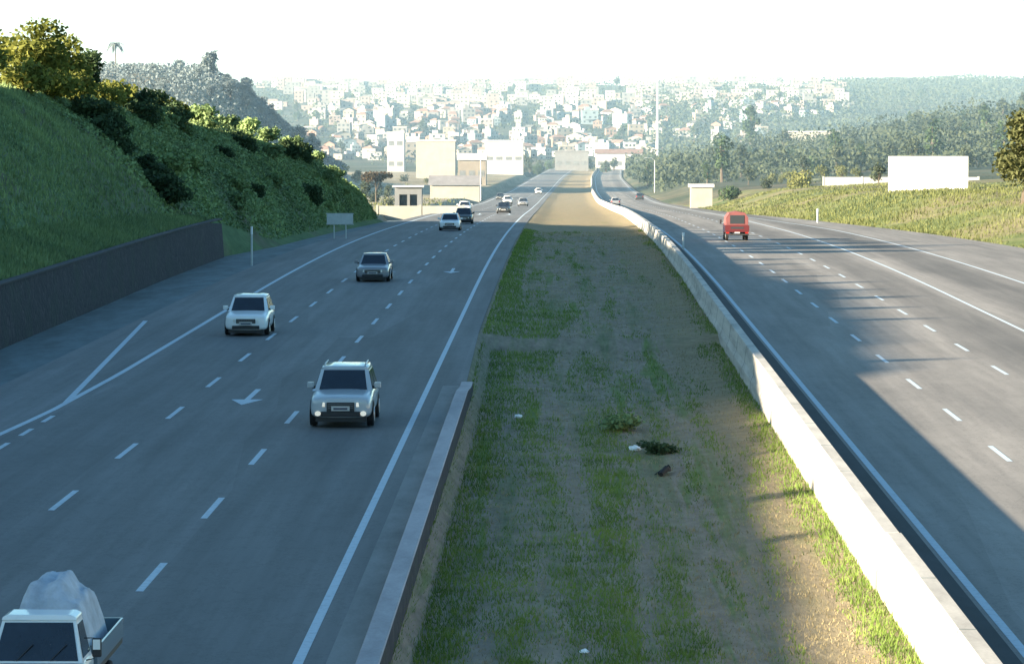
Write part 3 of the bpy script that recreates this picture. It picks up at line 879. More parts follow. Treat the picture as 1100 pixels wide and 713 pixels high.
# the smallest, farthest houses as one mass
mb = MB()
for (x, d, z, px, py) in sites[290:]:
    w_ = rg.uniform(3, 5); h = rg.choice((3.2, 6, 6, 8.8)); c = rg.randrange(4)
    mb.box(x-w_, x+w_, d-4, d+4, z-4, z+h, c)
    mb.box(x-w_-.2, x+w_+.2, d-4.2, d+4.2, z+h+.01, z+h+.35, 4)
    for q in range(int(h/2.9)):
        for f in (-.5, .35): mb.box(x+w_*f-.6, x+w_*f+.6, d-4.04, d-3.98, z+1+2.9*q, z+2.2+2.9*q, 5)
tag(mb.build('distant_houses', [M['w_white'], M['w_grey'], M['w_cream'], M['w_pink'], M['r_grey'], M['window']]), 'mass of tiny pale houses along the skyline behind the others', 'houses', kind='stuff')
# town trees
for i in range(56):
    d = rg.uniform(1850, 3000); px = rg.uniform(262, 1000); x = X(px, d)
    far_tree(rg.choice((0, 1, 2, 2)), x, d, rg.uniform(.7, 1.15), f'between far houses, {colword(px)}', 'trees among the hillside houses')
# distant wooded ridge at the right (one mass)
mb = MB(); mb.recalc = False
for _ in range(40000):
    d = rg.uniform(2450, 3700) if rg.random() < .65 else rg.uniform(1780, 2500)
    px = rg.uniform(880, 1140) if d > 3000 else rg.uniform(690, 1140)
    x = X(px, d); dn = fbm(x, d, .012)
    leaf(mb, Vector((x, d, terrain_z(x, d) + rg.random()*7*(1+dn))), rg.uniform(1.4, 3.), rg, .2)
for _ in range(14000):
    d = rg.uniform(1780, 3200); px = rg.uniform(250, 880); x = X(px, d)
    if fbm(px*1.0, 2.2*(120+(CAMH-terrain_z(x, d))/d*F), .017, 2) > -.05: continue
    leaf(mb, Vector((x, d, terrain_z(x, d) + rg.random()*6)), rg.uniform(1.2, 2.6), rg, .2)
for _ in range(60000):
    d = rg.uniform(880, 1760); px = rg.uniform(672, 1140); x = X(px, d)
    if px < 400 and d < 980: continue
    if x < 26 and px > 400: continue
    dn = fbm(x, d, .02)
    if dn < -.2: continue
    leaf(mb, Vector((x, d, terrain_z(x, d) + rg.random()**.8*7.5*(.6+1.4*dn))), rg.uniform(.7, 1.7), rg, .2)
tag(mb.build('distant_woodland', M['leaf_far']), 'hazy blue green woodland on the far hillside and right ridge', 'woodland', kind='stuff')

mb = MB(); mb.recalc = False
for _ in range(26000):
    d = rg.uniform(820, 1080); px = rg.uniform(60, 372); x = X(px, d)
    leaf(mb, Vector((x, d, terrain_z(x, d) + rg.random()**.8*3.)), rg.uniform(.6, 1.3), rg, .2)
tag(mb.build('ridge_woodland', M['leaf_hazed']), 'hazy grey green woodland covering the ridge behind the left bank', 'woodland', kind='stuff')

# ------------------------------------------------------------------ valley buildings and walls
def building(name, px0, px1, ytop, dd, depth, wallm, roofm, label, cat='building', rows=2, cols=5, roof='flat', rz=0., door=False):
    x0, x1 = X(px0, dd), X(px1, dd); zb = min(terrain_z(x0, dd), terrain_z(x1, dd), terrain_z(x0, dd+depth), terrain_z(x1, dd+depth))-.5
    zt = Zy(ytop, dd); w_ = x1-x0; h = zt-zb
    r = empty(name, ((x0+x1)/2, dd, zb), rz)
    b = MB(); b.box(-w_/2, w_/2, 0, depth, 0, h); b.build('wall', M['w_'+wallm], r)
    rf = MB()
    if roof == 'flat': rf.box(-w_/2-.3, w_/2+.3, -.3, depth+.3, h+.003, h+.5)
    else:
        rf.poly([(-w_/2-.4, -.5, h+.01), (w_/2+.4, -.5, h+.01), (w_/2+.4, depth/2, h+w_*.0+2.2), (-w_/2-.4, depth/2, h+2.2)])
        rf.poly([(-w_/2-.4, depth+.5, h+.01), (w_/2+.4, depth+.5, h+.01), (w_/2+.4, depth/2, h+2.2), (-w_/2-.4, depth/2, h+2.2)])
        rf.poly([(-w_/2, 0, h), (-w_/2, depth, h), (-w_/2, depth/2, h+2.1)]); rf.poly([(w_/2, 0, h), (w_/2, depth, h), (w_/2, depth/2, h+2.1)])
    rf.build('roof', M['r_'+roofm], r)
    for i in range(rows):
        for j in range(cols):
            cx = -w_/2 + w_*(j+.5)/cols; z = h*(i+.5)/rows; ww = min(1.4, w_/cols*.33); hh = min(1., h/rows*.28)
            q = MB(); q.box(cx-ww, cx+ww, -.05, .02, z-hh, z+hh); q.build('window', M['window_far'], r)
    if door:
        q = MB(); q.box(-w_*.1, w_*.1, -.06, .02, .5, 3.2); q.build('door', M['r_grey'], r)
    tag(r, label, cat); return r
building('large_building', 447, 489, 152, 1250, 18, 'cream', 'pale', 'large cream block building with blank front left of the far motorway', rows=0, cols=3)
building('white_hall', 521, 562, 152, 1500, 20, 'white', 'pale', 'long white hall just left of where the motorway ends', rows=1, cols=4)
building('white_hall', 416, 434, 143, 1500, 14, 'white', 'pale', 'narrow white block above the flat topped brown tree', rows=2, cols=2)
building('low_building', 842, 912, 142, 1620, 12, 'cream', 'pale', 'long low pale building in the wood below the right end of town', rows=1, cols=7)
building('low_building', 596, 632, 163, 1660, 12, 'grey', 'grey', 'low grey building across the end of the motorway', rows=1, cols=4)
building('low_building', 640, 690, 165, 1700, 12, 'white', 'red tiled', 'low white building right of the end of the motorway', rows=1, cols=5, roof='gable')
building('warehouse', 492, 522, 172, 1150, 14, 'tan', 'pale', 'tan warehouse with pale roof right of the large cream block', rows=1, cols=3, roof='gable')
building('warehouse', 462, 515, 199, 800, 8, 'cream', 'grey', 'long low cream shed behind the dry grass left of the motorway', rows=0, cols=5, roof='gable')
building('site_shed', 742, 765, 201, 560, 4, 'cream', 'pale', 'small plain pale cabin beside the right carriageway', 'cabin', rows=0, cols=1)
# gatehouse with dark openings
dd = 470; x0, x1 = X(424, dd), X(453, dd); zb = terrain_z((x0+x1)/2, dd)-.2
r = empty('gatehouse', ((x0+x1)/2, dd, zb)); w_ = x1-x0; h = Zy(201, dd)-zb
b = MB(); b.box(-w_/2, -w_*.33, 0, 3, 0, h); b.box(w_*.33, w_/2, 0, 3, 0, h); b.box(-w_*.04, w_*.06, 0, 3, 0, h*.8-.01); b.box(-w_*.329, w_*.329, 0, 3, h*.8, h); b.box(-w_*.329, w_*.329, 2.9, 2.98, 0, h*.8-.01); b.build('wall', M['w_grey'], r)
b = MB(); b.box(-w_/2-.3, w_/2+.3, -.4, 3.3, h+.003, h+.22); b.build('roof', M['r_pale'], r)
for a, c in ((-w_*.325, -w_*.045), (w_*.065, w_*.325)):
    b = MB(); b.box(a, c, .5, .56, .05, h*.79); b.build('doorway', M['window'], r)
tag(r, 'small grey gatehouse with two dark openings past the left bank', 'gatehouse')
def lowwall(px0, px1, py, dd, h, mat, name, label, step=6):
    mb = MB(); x0, x1 = X(px0, dd), X(px1, dd); n = max(2, int((x1-x0)/step))
    top = Zy(py, dd)
    mb.box(x0, x1, dd, dd+.25, top-h-2, top)
    o = mb.build(name, M[mat]); c = MB()
    for i in range(n+1):
        x = x0+(x1-x0)*i/n; c.box(x-.15, x+.15, dd-.05, dd+.3, top-h-2, top+.12)
    c.build('pier', M[mat], o)
    tag(o, label, 'wall'); return o
lowwall(405, 498, 221, 440, 1.0, 'w_cream', 'low_wall', 'low cream wall between left bank and gatehouse')
lowwall(884, 1050, 190, 620, 1.6, 'w_white', 'boundary_wall', 'long low white wall behind the blank billboard')
lowwall(515, 560, 172, 1420, 1.2, 'w_white', 'boundary_wall', 'white boundary wall in front of the long white hall')

# ------------------------------------------------------------------ street furniture
# billboard
dd = 400; r = empty('billboard', (X(996, dd), dd, terrain_z(X(996, dd), dd)), math.radians(-3))
w_ = 83/F*dd; zb = Zy(207, dd)-r.location.z; zt = Zy(169, dd)-r.location.z
b = MB(); b.box(-w_/2, w_/2, 0, .12, zb, zt); b.build('panel', M['billboard'], r)
b = MB()
for (a, c, e, f) in ((-w_/2-.1, w_/2+.1, zt+.003, zt+.13), (-w_/2-.1, w_/2+.1, zb-.13, zb-.003)): b.box(a, c, -.04, .2, e, f)
b.box(-w_/2-.1, -w_/2-.003, -.04, .2, zb-.003, zt+.003); b.box(w_/2+.003, w_/2+.1, -.04, .2, zb-.003, zt+.003); b.build('frame', M['whitepaint'], r)
for x in (-w_*.35, 0, w_*.35):
    b = MB(); b.box(x-.13, x+.13, .21, .45, -.5, zt-.2); b.build('post', M['steel'], r)
tag(r, 'large blank white billboard on posts beyond the right verge', 'billboard')
# road sign by the left bank
dd = 262; r = empty('road_sign', (X(365, dd)+0, dd, zr(dd)-.05), math.radians(4))
b = MB(); b.box(-1.0, 1.0, -.02, .02, 1.15, 1.95); b.build('sign_panel', M['greypost'], r)
b = MB(); b.box(-1.05, 1.05, .025, .06, 1.93, 1.99); b.box(-1.05, 1.05, .025, .06, 1.11, 1.17); b.build('rail', M['steel'], r)
for x in (-.45, .45):
    b = MB(); b.tube([(x, .1, -.3), (x, .1, 1.9)], .045); b.build('leg', M['greypost'], r)
tag(r, 'small pale rectangular road sign on two legs below left bank', 'road sign')
def post(px, dd, h, label, w_=.055, name='marker_post', cap=True):
    r = empty(name, (X(px, dd), dd, zr(dd)-.05))
    b = MB(); b.tube([(0, 0, -.2), (0, 0, h*.8)], w_); b.build('pole', M['greypost'], r)
    b = MB(); b.tube([(0, 0, h*.8), (0, 0, h)], w_*1.15); b.build('reflector', M['whitepaint'], r)
    tag(r, label, 'post'); return r
post(270, 204, 2.35, 'slim pale post at the end of the stone retaining wall', .06)
post(734, 233, 1.2, 'short white post beside barrier at start of its curve', .07)
post(878, 345, 1.4, 'white post at the edge of the right carriageway', .09)
# tall mast
dd = 1500; r = empty('light_mast', (X(706, dd), dd, terrain_z(X(706, dd), dd)-1)); zt = Zy(88, dd)-r.location.z
b = MB(); b.tube([(0, 0, 0), (0, 0, zt)], [.75, .42], 10); b.build('pole', M['whitepaint'], r)
b = MB(); b.tube([(0, 0, zt), (0, 0, zt+.8)], [1.2, 1.2], 10); b.build('lamp_ring', M['whitepaint'], r)
tag(r, 'tall thin white mast standing below the hillside town', 'mast')
# street lamps at the far end
for px, dd, lab in ((590, 760, 'street lamp on the left side of the far motorway'), (668, 900, 'street lamp on the right side of the far motorway')):
    side = -1 if px < 600 else 1
    x = (-17.5 if side < 0 else 24)
    r = empty('street_lamp', (x+cr(dd), dd, zr(dd)-.2))
    b = MB(); b.tube([(0, 0, 0), (0, 0, 9)], [.14, .08], 8); b.build('pole', M['steel'], r)
    b = MB(); b.tube([(0, 0, 9), (-side*.8, 0, 9.6), (-side*2, 0, 9.7)], [.07, .06, .05], 6); b.build('arm', M['steel'], r)
    b = MB(); b.box(min(-side*2, -side*2.7), max(-side*2, -side*2.7), -.15, .15, 9.62, 9.78); b.build('lamp_head', M['steel'], r)
    tag(r, lab, 'street lamp')

# median debris and litter
t = make_tree('bush', .75, 1.9, M['leaf_slope'], 61, 1500, .12, 'bush'); t.location = (1.75, 104, zr(104)+med_z(1.75, 104)-.05)
tag(t, 'low green bush growing alone in the middle of the median', 'bush')
t = make_tree('bush', .4, 1.5, M['leaf_dark'], 62, 700, .11, 'bush'); t.location = (2.7, 97, zr(97)+med_z(2.7, 97)-.05)
tag(t, 'flat dark weed clump right of the median bush', 'bush')
def litter(px, py, sz, label, mat='litter', name='plastic_bag', flat=.6):
    dd = CAMH*F/(py-120); x = X(px, dd); z = med_z(x, dd)
    bm = bmesh.new(); bmesh.ops.create_icosphere(bm, subdivisions=3, radius=sz)
    for v in bm.verts:
        n = 1 + .38*mnoise.noise(v.co*4/sz*.5 + Vector((px, 0, 0))) ; v.co *= n; v.co.z *= flat
    me = bpy.data.meshes.new(name); bm.to_mesh(me); bm.free(); me.materials.append(M[mat])
    o = bpy.data.objects.new(name, me); COL.objects.link(o); o.location = (x, dd, z+sz*flat*.6)
    tag(o, label, 'litter'); return o
litter(683, 460, .17, 'crumpled white plastic bag beside the median bush')
litter(557, 426, .13, 'small white plastic scrap near the end of the kerb wall')
litter(628, 664, .09, 'tiny white scrap lying in the near green grass band')
mb = MB(); dd = 91.5; x = X(716, dd)
mb.tube([(x-.15, dd-.6, .0), (x+.0, dd-.2, .12), (x+.12, dd+.5, .02)], [.07, .09, .05], 7); mb.tube([(x-.3, dd, -.1), (x+.1, dd+.1, .16)], [.05, .06], 6)
mb.v = [(a, b_, c+med_z(x, dd)+.05) for a, b_, c in mb.v]
tag(mb.build('tyre_scrap', M['tyre']), 'dark curled scrap of tyre right of the median bush', 'litter')

# ------------------------------------------------------------------ vehicles
def ring(hw, y, zb, zt, sl=.92, top=.86):
    pts = [(hw*.80, zb), (hw*.97, zb+.08), (hw, zb+(zt-zb)*.45), (hw*.985, zb+(zt-zb)*.78), (hw*sl, zt-.03), (hw*top*.8, zt), (hw*.35, zt+.015)]
    return [(x, y, z) for x, z in pts] + [(-x, y, z) for x, z in reversed(pts)]

def wheel(parent, x, y, r, w_=.2):
    t = MB(); k = 24; rings = []
    for (rr, xx) in ((r*.62, -w_/2), (r*.94, -w_/2), (r, -w_*.32), (r, w_*.32), (r*.94, w_/2), (r*.62, w_/2)):
        rings.append([(xx, rr*math.cos(2*PI*i/k), rr*math.sin(2*PI*i/k)) for i in range(k)])
    t.loft(rings); o = empty('wheel', (x, y, r)); o.parent = parent
    t.build('tyre', M['tyre'], o)
    rm = MB(); s_ = 1 if x > 0 else -1
    rings = [[(s_*(w_*.5+e), rr*math.cos(2*PI*i/k), rr*math.sin(2*PI*i/k)) for i in range(k)] for rr, e in ((r*.62, .002), (r*.58, .015), (r*.2, -.01), (r*.05, .012))]
    rm.loft(rings, caps=True); rm.build('rim', M['rim'], o)

def make_car(name, L_, W, H, paint, cfg):
    """front at -y. the body is one lofted shell; glass, lamps, mirrors and wheels are parts"""
    r = empty(name); hw = W/2; belt = cfg.get('belt', H*.60); hood = cfg.get('hood', H*.54); zb = cfg.get('clear', .24)
    nose = cfg.get('nose', hood-.12); y0 = -L_/2; y1 = L_/2
    cowl = y0 + cfg.get('hoodlen', L_*.25)
    tail = cfg.get('trunk', 0)
    rings = [ring(hw*.86, y0, zb+.08, nose-.06), ring(hw*.94, y0+.07, zb, nose), ring(hw*.985, y0+.3, zb-.02, nose+.05), ring(hw, y0+.7, zb-.02, hood-.02),
             ring(hw, cowl, zb-.02, hood+.03), ring(hw, cowl+.35, zb-.02, belt), ring(hw, 0, zb-.02, belt+.01), ring(hw, y1-tail-.5, zb-.02, belt+.02), ring(hw*.99, y1-.35, zb, belt+.01 if tail < .3 else belt-.01),
             ring(hw*.95, y1-.08, zb+.04, belt-.04), ring(hw*.88, y1, zb+.12, belt-.14)]
    b = MB(); b.loft(rings); b.build('body', M[paint], r, sub=2)
    # lower dark valance and arches
    b = MB(); b.box(-hw*.8, hw*.8, y0+.1, y1-.1, zb-.10, zb+.04); b.build('underbody', M['blackplastic'], r)
    # cabin
    rt = hw*cfg.get('roofw', .74); bw = hw*.93
    ya, yb = cowl+.02, cowl+cfg.get('rake', .75); yc, yd = y1-tail-cfg.get('rearrake', .45), y1-tail-.06
    zt = H-.07
    lo = [(-bw, ya+.18, belt-.05), (-bw*.8, ya, belt-.06), (bw*.8, ya, belt-.06), (bw, ya+.18, belt-.05), (bw, yd-.15, belt-.05), (bw*.85, yd, belt-.05), (-bw*.85, yd, belt-.05), (-bw, yd-.15, belt-.05)]
    hi = [(-rt, yb+.14, zt-.02), (-rt*.82, yb, zt), (rt*.82, yb, zt), (rt, yb+.14, zt-.02), (rt, yc-.12, zt-.02), (rt*.85, yc, zt), (-rt*.85, yc, zt), (-rt, yc-.12, zt-.02)]
    b = MB(); b.loft([lo, hi], caps=False); b.build('pillars', M[paint], r)
    t1 = [(x*.96, y+(.06 if y < 0 else -.06), H-.015) for x, y, z in hi]
    b = MB(); b.loft([hi, t1, [(x*.6, y*.8+.1, H+.008) for x, y, z in t1]]); b.build('roof', M[paint], r, smooth_=True)
    def pane(pa, pb, pc, pd, nm, out, ins=(.06, .10), mat='glass'):
        # quad inset inside four corners, pushed outwards
        A, B, C_, D = map(Vector, (pa, pb, pc, pd)); q = []
        for u, v in ((ins[0], ins[1]), (1-ins[0], ins[1]), (1-ins[0], 1-ins[1]*.7), (ins[0], 1-ins[1]*.7)):
            lo_ = A.lerp(B, u); hi_ = D.lerp(C_, u); q.append(lo_.lerp(hi_, v)+Vector(out))
        m_ = MB(); back = [p-Vector(out)*1.5 for p in q]; m_.loft([back, q]); return m_.build(nm, M[mat], r)
    pane(lo[1], lo[2], hi[2], hi[1], 'windshield', (0, -.012, .008), (-.02, .08))
    pane(lo[6], lo[5], hi[5], hi[6], 'rear_window', (0, .012, .008), (.05, .14))
    for s_ in (1, -1):
        a0, a1, h0, h1 = (lo[3], lo[4], hi[3], hi[4]) if s_ > 0 else (lo[0], lo[7], hi[0], hi[7])
        A, B, C_, D = Vector(a0), Vector(a1), Vector(h1), Vector(h0)
        for (u0, u1) in ((.03, .47), (.51, .80), (.83, .98)):
            pane(A.lerp(B, u0), A.lerp(B, u1), D.lerp(C_, u1), D.lerp(C_, u0), 'side_window', (s_*.012, 0, .003), (.02, .12))
    # front
    fz = (zb+nose)/2
    b = MB(); gt = cfg.get('gt', .30); b.box(-hw*.44, hw*.44, y0-.035, y0+.1, nose-gt, nose-.12); g = b.build('grille', M['blackplastic'], r, bevel=.02)
    b = MB()
    for i in range(3): b.box(-hw*.40, hw*.40, y0-.043, y0-.03, nose-.28+i*.05, nose-.265+i*.05)
    b.build('grille_bar', M['chrome'], g)
    b = MB(); b.box(-hw*.62, hw*.62, y0-.03, y0+.1, zb+.06, zb+.20); b.build('air_intake', M['blackplastic'], r, bevel=.02)
    b = MB(); b.box(-.26, .26, y0-.055, y0-.036, zb+.22, zb+.35); p_ = b.build('number_plate', M['plate'], r)
    b = MB(); b.box(-.20, .20, y0-.059, y0-.056, zb+.25, zb+.31); b.build('plate_band', M['plate_ink'], p_)
    for s_ in (1, -1):
        b = MB(); x0_, x1_ = s_*hw*.50, s_*hw*.90
        lo_ = [(x0_, y0-.03, nose-.25), (x1_, y0+.16, nose-.22), (x1_, y0+.20, nose-.08), (x0_, y0-.02, nose-.13)]
        b.loft([lo_, [(x, y+.14, z) for x, y, z in lo_]]); b.build('headlight', M['lamp_on' if cfg.get('lit') else 'lamp'], r)
        if cfg.get('fog'):
            b = MB(); k = 12; b.loft([[(s_*hw*.72+.085*math.cos(2*PI*i/k), y0-.04+e, zb+.14+.07*math.sin(2*PI*i/k)) for i in range(k)] for e in (0, .08)]); b.build('fog_lamp', M['lamp_on'], r)
        b = MB(); xm = s_*(hw+.07); lo_ = []
        b.box(min(xm-.10, xm+.10), max(xm-.10, xm+.10), ya+.42, ya+.54, belt+.0, belt+.17); mm = b.build('mirror', M[cfg.get('mirror', paint)], r, bevel=.03)
        b = MB(); b.box(min(s_*hw*.9, s_*(hw+.02)), max(s_*hw*.9, s_*(hw+.02)), ya+.44, ya+.52, belt-.02, belt+.06); b.build('mirror_arm', M['blackplastic'], mm)
        b = MB(); lo_ = [(s_*hw*.66, y1+.012, belt-.32), (s_*hw*.90, y1-.05, belt-.32), (s_*hw*.92, y1-.05, belt-.08), (s_*hw*.70, y1+.0, belt-.08)]
        b.loft([lo_, [(x, y-.1, z) for x, y, z in lo_]]); b.build('taillight', M['red_lens'], r)
        for yy in (y0+.82, y1-.85):
            k = 16; rr = cfg.get('wr', .33)
            b = MB(); b.poly([(s_*(hw+.004), yy+math.cos(PI*i/k)*(rr+.05), rr+math.sin(PI*i/k)*(rr+.05)) for i in range(k+1)])
            b.build('wheel_arch', M['blackplastic'], r); wheel(r, s_*(hw-.085), yy, rr)
    if cfg.get('rack'):
        for s_ in (1, -1):
            b = MB(); b.tube([(s_*rt*.86, yb+.25, H+.0), (s_*rt*.86, yb+.35, H+.06), (s_*rt*.86, yc-.3, H+.06), (s_*rt*.86, yc-.2, H)], .02, 6); b.build('roof_rail', M['steel'], r)
    return r

def place_car(car, x, dd, label, away=False, cat='car', group='cars on the left carriageway', rz=0.0):
    car.location = (x+cr(dd), dd, zr(dd)+.012)
    car.rotation_euler = ((zr(dd+3)-zr(dd-3))/6 * (-1 if away else 1), 0, (PI if away else 0)+rz)
    tag(car, label, cat, group); return car
suv = make_car('suv', 4.4, 1.80, 1.62, 'paint_silver', dict(belt=1.02, hood=.98, hoodlen=1.2, clear=.28, fog=True, lit=True, rack=True, gt=.40, roofw=.76, wr=.35))
place_car(suv, -6.2, 99.8, 'silver sport utility vehicle with lit headlights, nearest car in middle lanes', cat='car')
hb = make_car('hatchback', 4.0, 1.76, 1.56, 'paint_white', dict(belt=.98, hood=.93, hoodlen=1.0, clear=.22, roofw=.76))
place_car(hb, -12.55, 139.8, 'white hatchback in the lane beside the left edge line')
sd = make_car('sedan', 4.4, 1.76, 1.44, 'paint_grey', dict(belt=.92, hood=.88, trunk=.75, clear=.2, roofw=.72))
place_car(sd, -9.85, 184.3, 'dark grey sedan in the middle lane ahead of white hatchback')
ws_ = make_car('sedan', 4.5, 1.8, 1.46, 'paint_white', dict(belt=.92, hood=.88, trunk=.7, clear=.2, roofw=.72))
place_car(ws_, -9.3, 296, 'white sedan far up the middle lane just before sunlight')
dk = make_car('hatchback', 4.1, 1.76, 1.52, 'paint_dark', dict(belt=.95, hood=.9, hoodlen=1.0, clear=.2, roofw=.76))
place_car(dk, -9.2, 335, 'black hatchback close behind the far white sedan')
def dupcar(src, x, dd, label, away=False, group='tiny far cars on the motorway'):
    c = copy_tree(src); return place_car(c, x, dd, label, away, group=group)
dupcar(dk, -7.0, 440, 'small dark car in sunlight, first beyond the shadow')
dupcar(ws_, -12.8, 470, 'small white car in the far left lane in sunlight')
dupcar(sd, -6.2, 600, 'tiny grey car in the lane beside the far median')
dupcar(hb, -9.8, 660, 'tiny white car in middle lane of the far left carriageway')
dupcar(dk, -13.2, 760, 'tiny dark car at far left lane before the bend')
dupcar(hb, -6.3, 900, 'farthest white car on the left carriageway before the town')
dupcar(sd, 10.2, 620, 'tiny grey car driving away beside the far barrier', True)
dupcar(dk, 17.5, 760, 'tiny dark car driving away in the outer right lane', True)

# red truck seen from behind on the right carriageway
def red_truck():
    r = empty('red_truck')
    c = MB(); c.loft([[(x, y, z) for x, z in ((-.86, .55), (.86, .55), (.86, 1.35), (.72, 2.0), (-.72, 2.0), (-.86, 1.35))] for y in (-2.6, -.95)]); c.build('cab', M['paint_red'], r, bevel=.06)
    c = MB(); c.box(-.62, .62, -2.66, -2.6, 1.3, 1.9); c.build('windshield', M['glass'], r)
    c = MB(); c.box(-.55, .55, -.94, -.9, 1.4, 1.85); c.build('rear_window', M['glass'], r)
    c = MB(); c.box(-.92, .92, -.85, 2.5, .72, .82); bed = c.build('bed', M['paint_red'], r)
    c = MB(); c.box(-.93, -.88, -.85, 2.5, .82, 1.25); c.box(.88, .93, -.85, 2.5, .82, 1.25); c.box(-.88, .88, -.85, -.8, .82, 1.25); c.build('side_board', M['paint_red'], r)
    c = MB(); c.box(-.875, .875, 2.45, 2.5, .83, 1.3); tg = c.build('tailgate', M['paint_red'], r)
    c = MB(); c.box(-.5, .5, 2.503, 2.51, .98, 1.15); c.build('tailgate_panel', M['paint_dark'], tg)
    c = MB(); c.loft([[(-.84, y, 1.26), (.84, y, 1.26), (.86, y, 1.9), (.6, y, 2.3+e), (0, y, 2.42+e), (-.6, y, 2.3+e), (-.86, y, 1.9)] for y, e in ((-.8, 0), (.1, -.05), (.9, .02), (1.7, -.04), (2.42, 0))]); c.build('canvas_cover', M['red_canvas'], r)
    c = MB(); c.box(-.55, .55, 2.425, 2.44, 1.4, 2.1); c.build('rear_flap', M['paint_dark'], r)
    c = MB(); c.box(-.9, .9, 2.35, 2.5, .45, .58); c.box(-.4, -.3, -2.4, 2.4, .55, .70); c.box(.3, .4, -2.4, 2.4, .55, .70); c.build('chassis', M['blackplastic'], r)
    for s_ in (1, -1):
        c = MB(); c.box(min(s_*.62, s_*.86), max(s_*.62, s_*.86), 2.505, 2.53, .60, .71); c.build('taillight', M['red_lens'], r)
        c = MB(); c.box(min(s_*.98, s_*1.12), max(s_*.98, s_*1.12), -2.3, -2.2, 1.3, 1.65); c.build('mirror', M['blackplastic'], r)
        for y in (-1.8, 1.5): wheel(r, s_*.76, y, .36, .22)
    c = MB(); c.box(-.2, .2, 2.502, 2.515, .62, .72); c.build('number_plate', M['plate'], r)
    # built with its front at -y
    return r
rt_ = red_truck(); rt_.scale = (.96, .96, .9); place_car(rt_, 13.25, 258, 'small red truck with faded red canvas driving away on right carriageway', True, 'truck', None)

# flatbed truck with a covered load, cut by the bottom left corner
def flatbed():
    r = empty('flatbed_truck'); hw = .86
    def sec(y, w0, z0, w1, z1, w2, z2):
        return [(-w0, y, z0), (w0, y, z0), (w1, y, z1), (w2, y, z2), (-w2, y, z2), (-w1, y, z1)]
    c = MB()
    c.loft([sec(-2.62, .80, .45, .82, .95, .80, 1.10), sec(-2.55, .86, .40, .87, 1.0, .84, 1.16), sec(-2.2, .87, .40, .87, 1.12, .83, 1.22), sec(-1.25, .87, .42, .87, 1.12, .83, 1.22)])
    c.build('cab_body', M['paint_white'], r, bevel=.03)
    lo = [(-.83, -2.40, 1.20), (.83, -2.40, 1.20), (.83, -1.25, 1.20), (-.83, -1.25, 1.20)]
    hi = [(-.66, -1.98, 1.90), (.66, -1.98, 1.90), (.66, -1.28, 1.90), (-.66, -1.28, 1.90)]
    c = MB(); c.loft([lo, hi], caps=False); c.build('pillars', M['paint_white'], r)
    c = MB(); c.loft([[(x*1.02, y-.03 if y < -1.5 else y+.02, 1.903) for x, y, z in hi], [(x*1.0, y, 1.96) for x, y, z in hi], [(x*.85, y*.99, 2.0) for x, y, z in hi]]); c.build('roof', M['paint_white'], r, bevel=.02)
    def pane(A, B, C_, D, out, nm, i0=.05, i1=.07):
        A, B, C_, D = map(Vector, (A, B, C_, D)); q = []
        for u, v in ((i0, i1), (1-i0, i1), (1-i0, 1-i1), (i0, 1-i1)): q.append(A.lerp(B, u).lerp(D.lerp(C_, u), v)+Vector(out))
        m_ = MB(); m_.loft([[p-Vector(out)*1.5 for p in q], q]); return m_.build(nm, M['glass'], r)
    ws2 = pane(lo[0], lo[1], hi[1], hi[0], (0, -.012, .006), 'windshield', .045, .05)
    for s_ in (0, 1):
        if s_: pane(lo[1], lo[2], hi[2], hi[1], (.012, 0, .003), 'side_window', .1, .1)
        else: pane(lo[3], lo[0], hi[0], hi[3], (-.012, 0, .003), 'side_window', .1, .1)
    pane(lo[2], lo[3], hi[3], hi[2], (0, .012, .003), 'rear_window', .1, .15)
    for x in (-.35, .25):
        c = MB(); c.tube([(x, -2.40, 1.24), (x+.28, -2.26, 1.52)], .010, 5); c.build('wiper', M['blackplastic'], ws2)
    c = MB(); c.box(-.55, .55, -2.66, -2.62, .72, .90); c.build('grille', M['blackplastic'], r)
    c = MB(); c.box(-.86, .86, -2.70, -2.57, .36, .56); c.build('bumper', M['blackplastic'], r, bevel=.02)
    for s_ in (1, -1):
        c = MB(); c.box(min(s_*.58, s_*.80), max(s_*.58, s_*.80), -2.66, -2.6, .70, .90); c.build('headlight', M['lamp'], r, bevel=.02)
        c = MB(); x0_, x1_ = sorted((s_*.97, s_*1.14)); c.box(x0_, x1_, -2.22, -2.14, 1.28, 1.62); mi = c.build('mirror', M['blackplastic'], r, bevel=.03)
        c = MB(); c.box(x0_+.02, x1_-.02, -2.235, -2.222, 1.42, 1.60); c.build('mirror_cover', M['paint_white'], mi)
        c = MB(); c.tube([(s_*.83, -2.18, 1.62), (s_*1.0, -2.17, 1.62), (s_*1.0, -2.17, 1.25), (s_*.86, -2.18, 1.22)], .014, 5); c.build('mirror_arm', M['blackplastic'], mi)
        for y in (-1.75, 1.25): wheel(r, s_*.75, y, .34, .22)
    c = MB(); c.box(-.90, .90, -1.12, 2.6, .80, .92); c.box(-.4, -.3, -2.3, 2.5, .50, .80); c.box(.3, .4, -2.3, 2.5, .50, .80); c.build('flatbed', M['blackplastic'], r)
    c = MB()
    for x in (-.92, .88): c.box(x, x+.04, -1.12, 2.6, .92, 1.28)
    c.box(-.88, .88, -1.12, -1.08, .92, 1.32); c.box(-.88, .88, 2.56, 2.6, .92, 1.28); c.build('side_board', M['paint_blue'], r)
    return r
fb = flatbed(); fb.location = (-7.6, 51.6, .012); fb.scale = (.82, .82, .82); tag(fb, 'white flatbed truck cab cut off by the bottom left corner', 'truck')
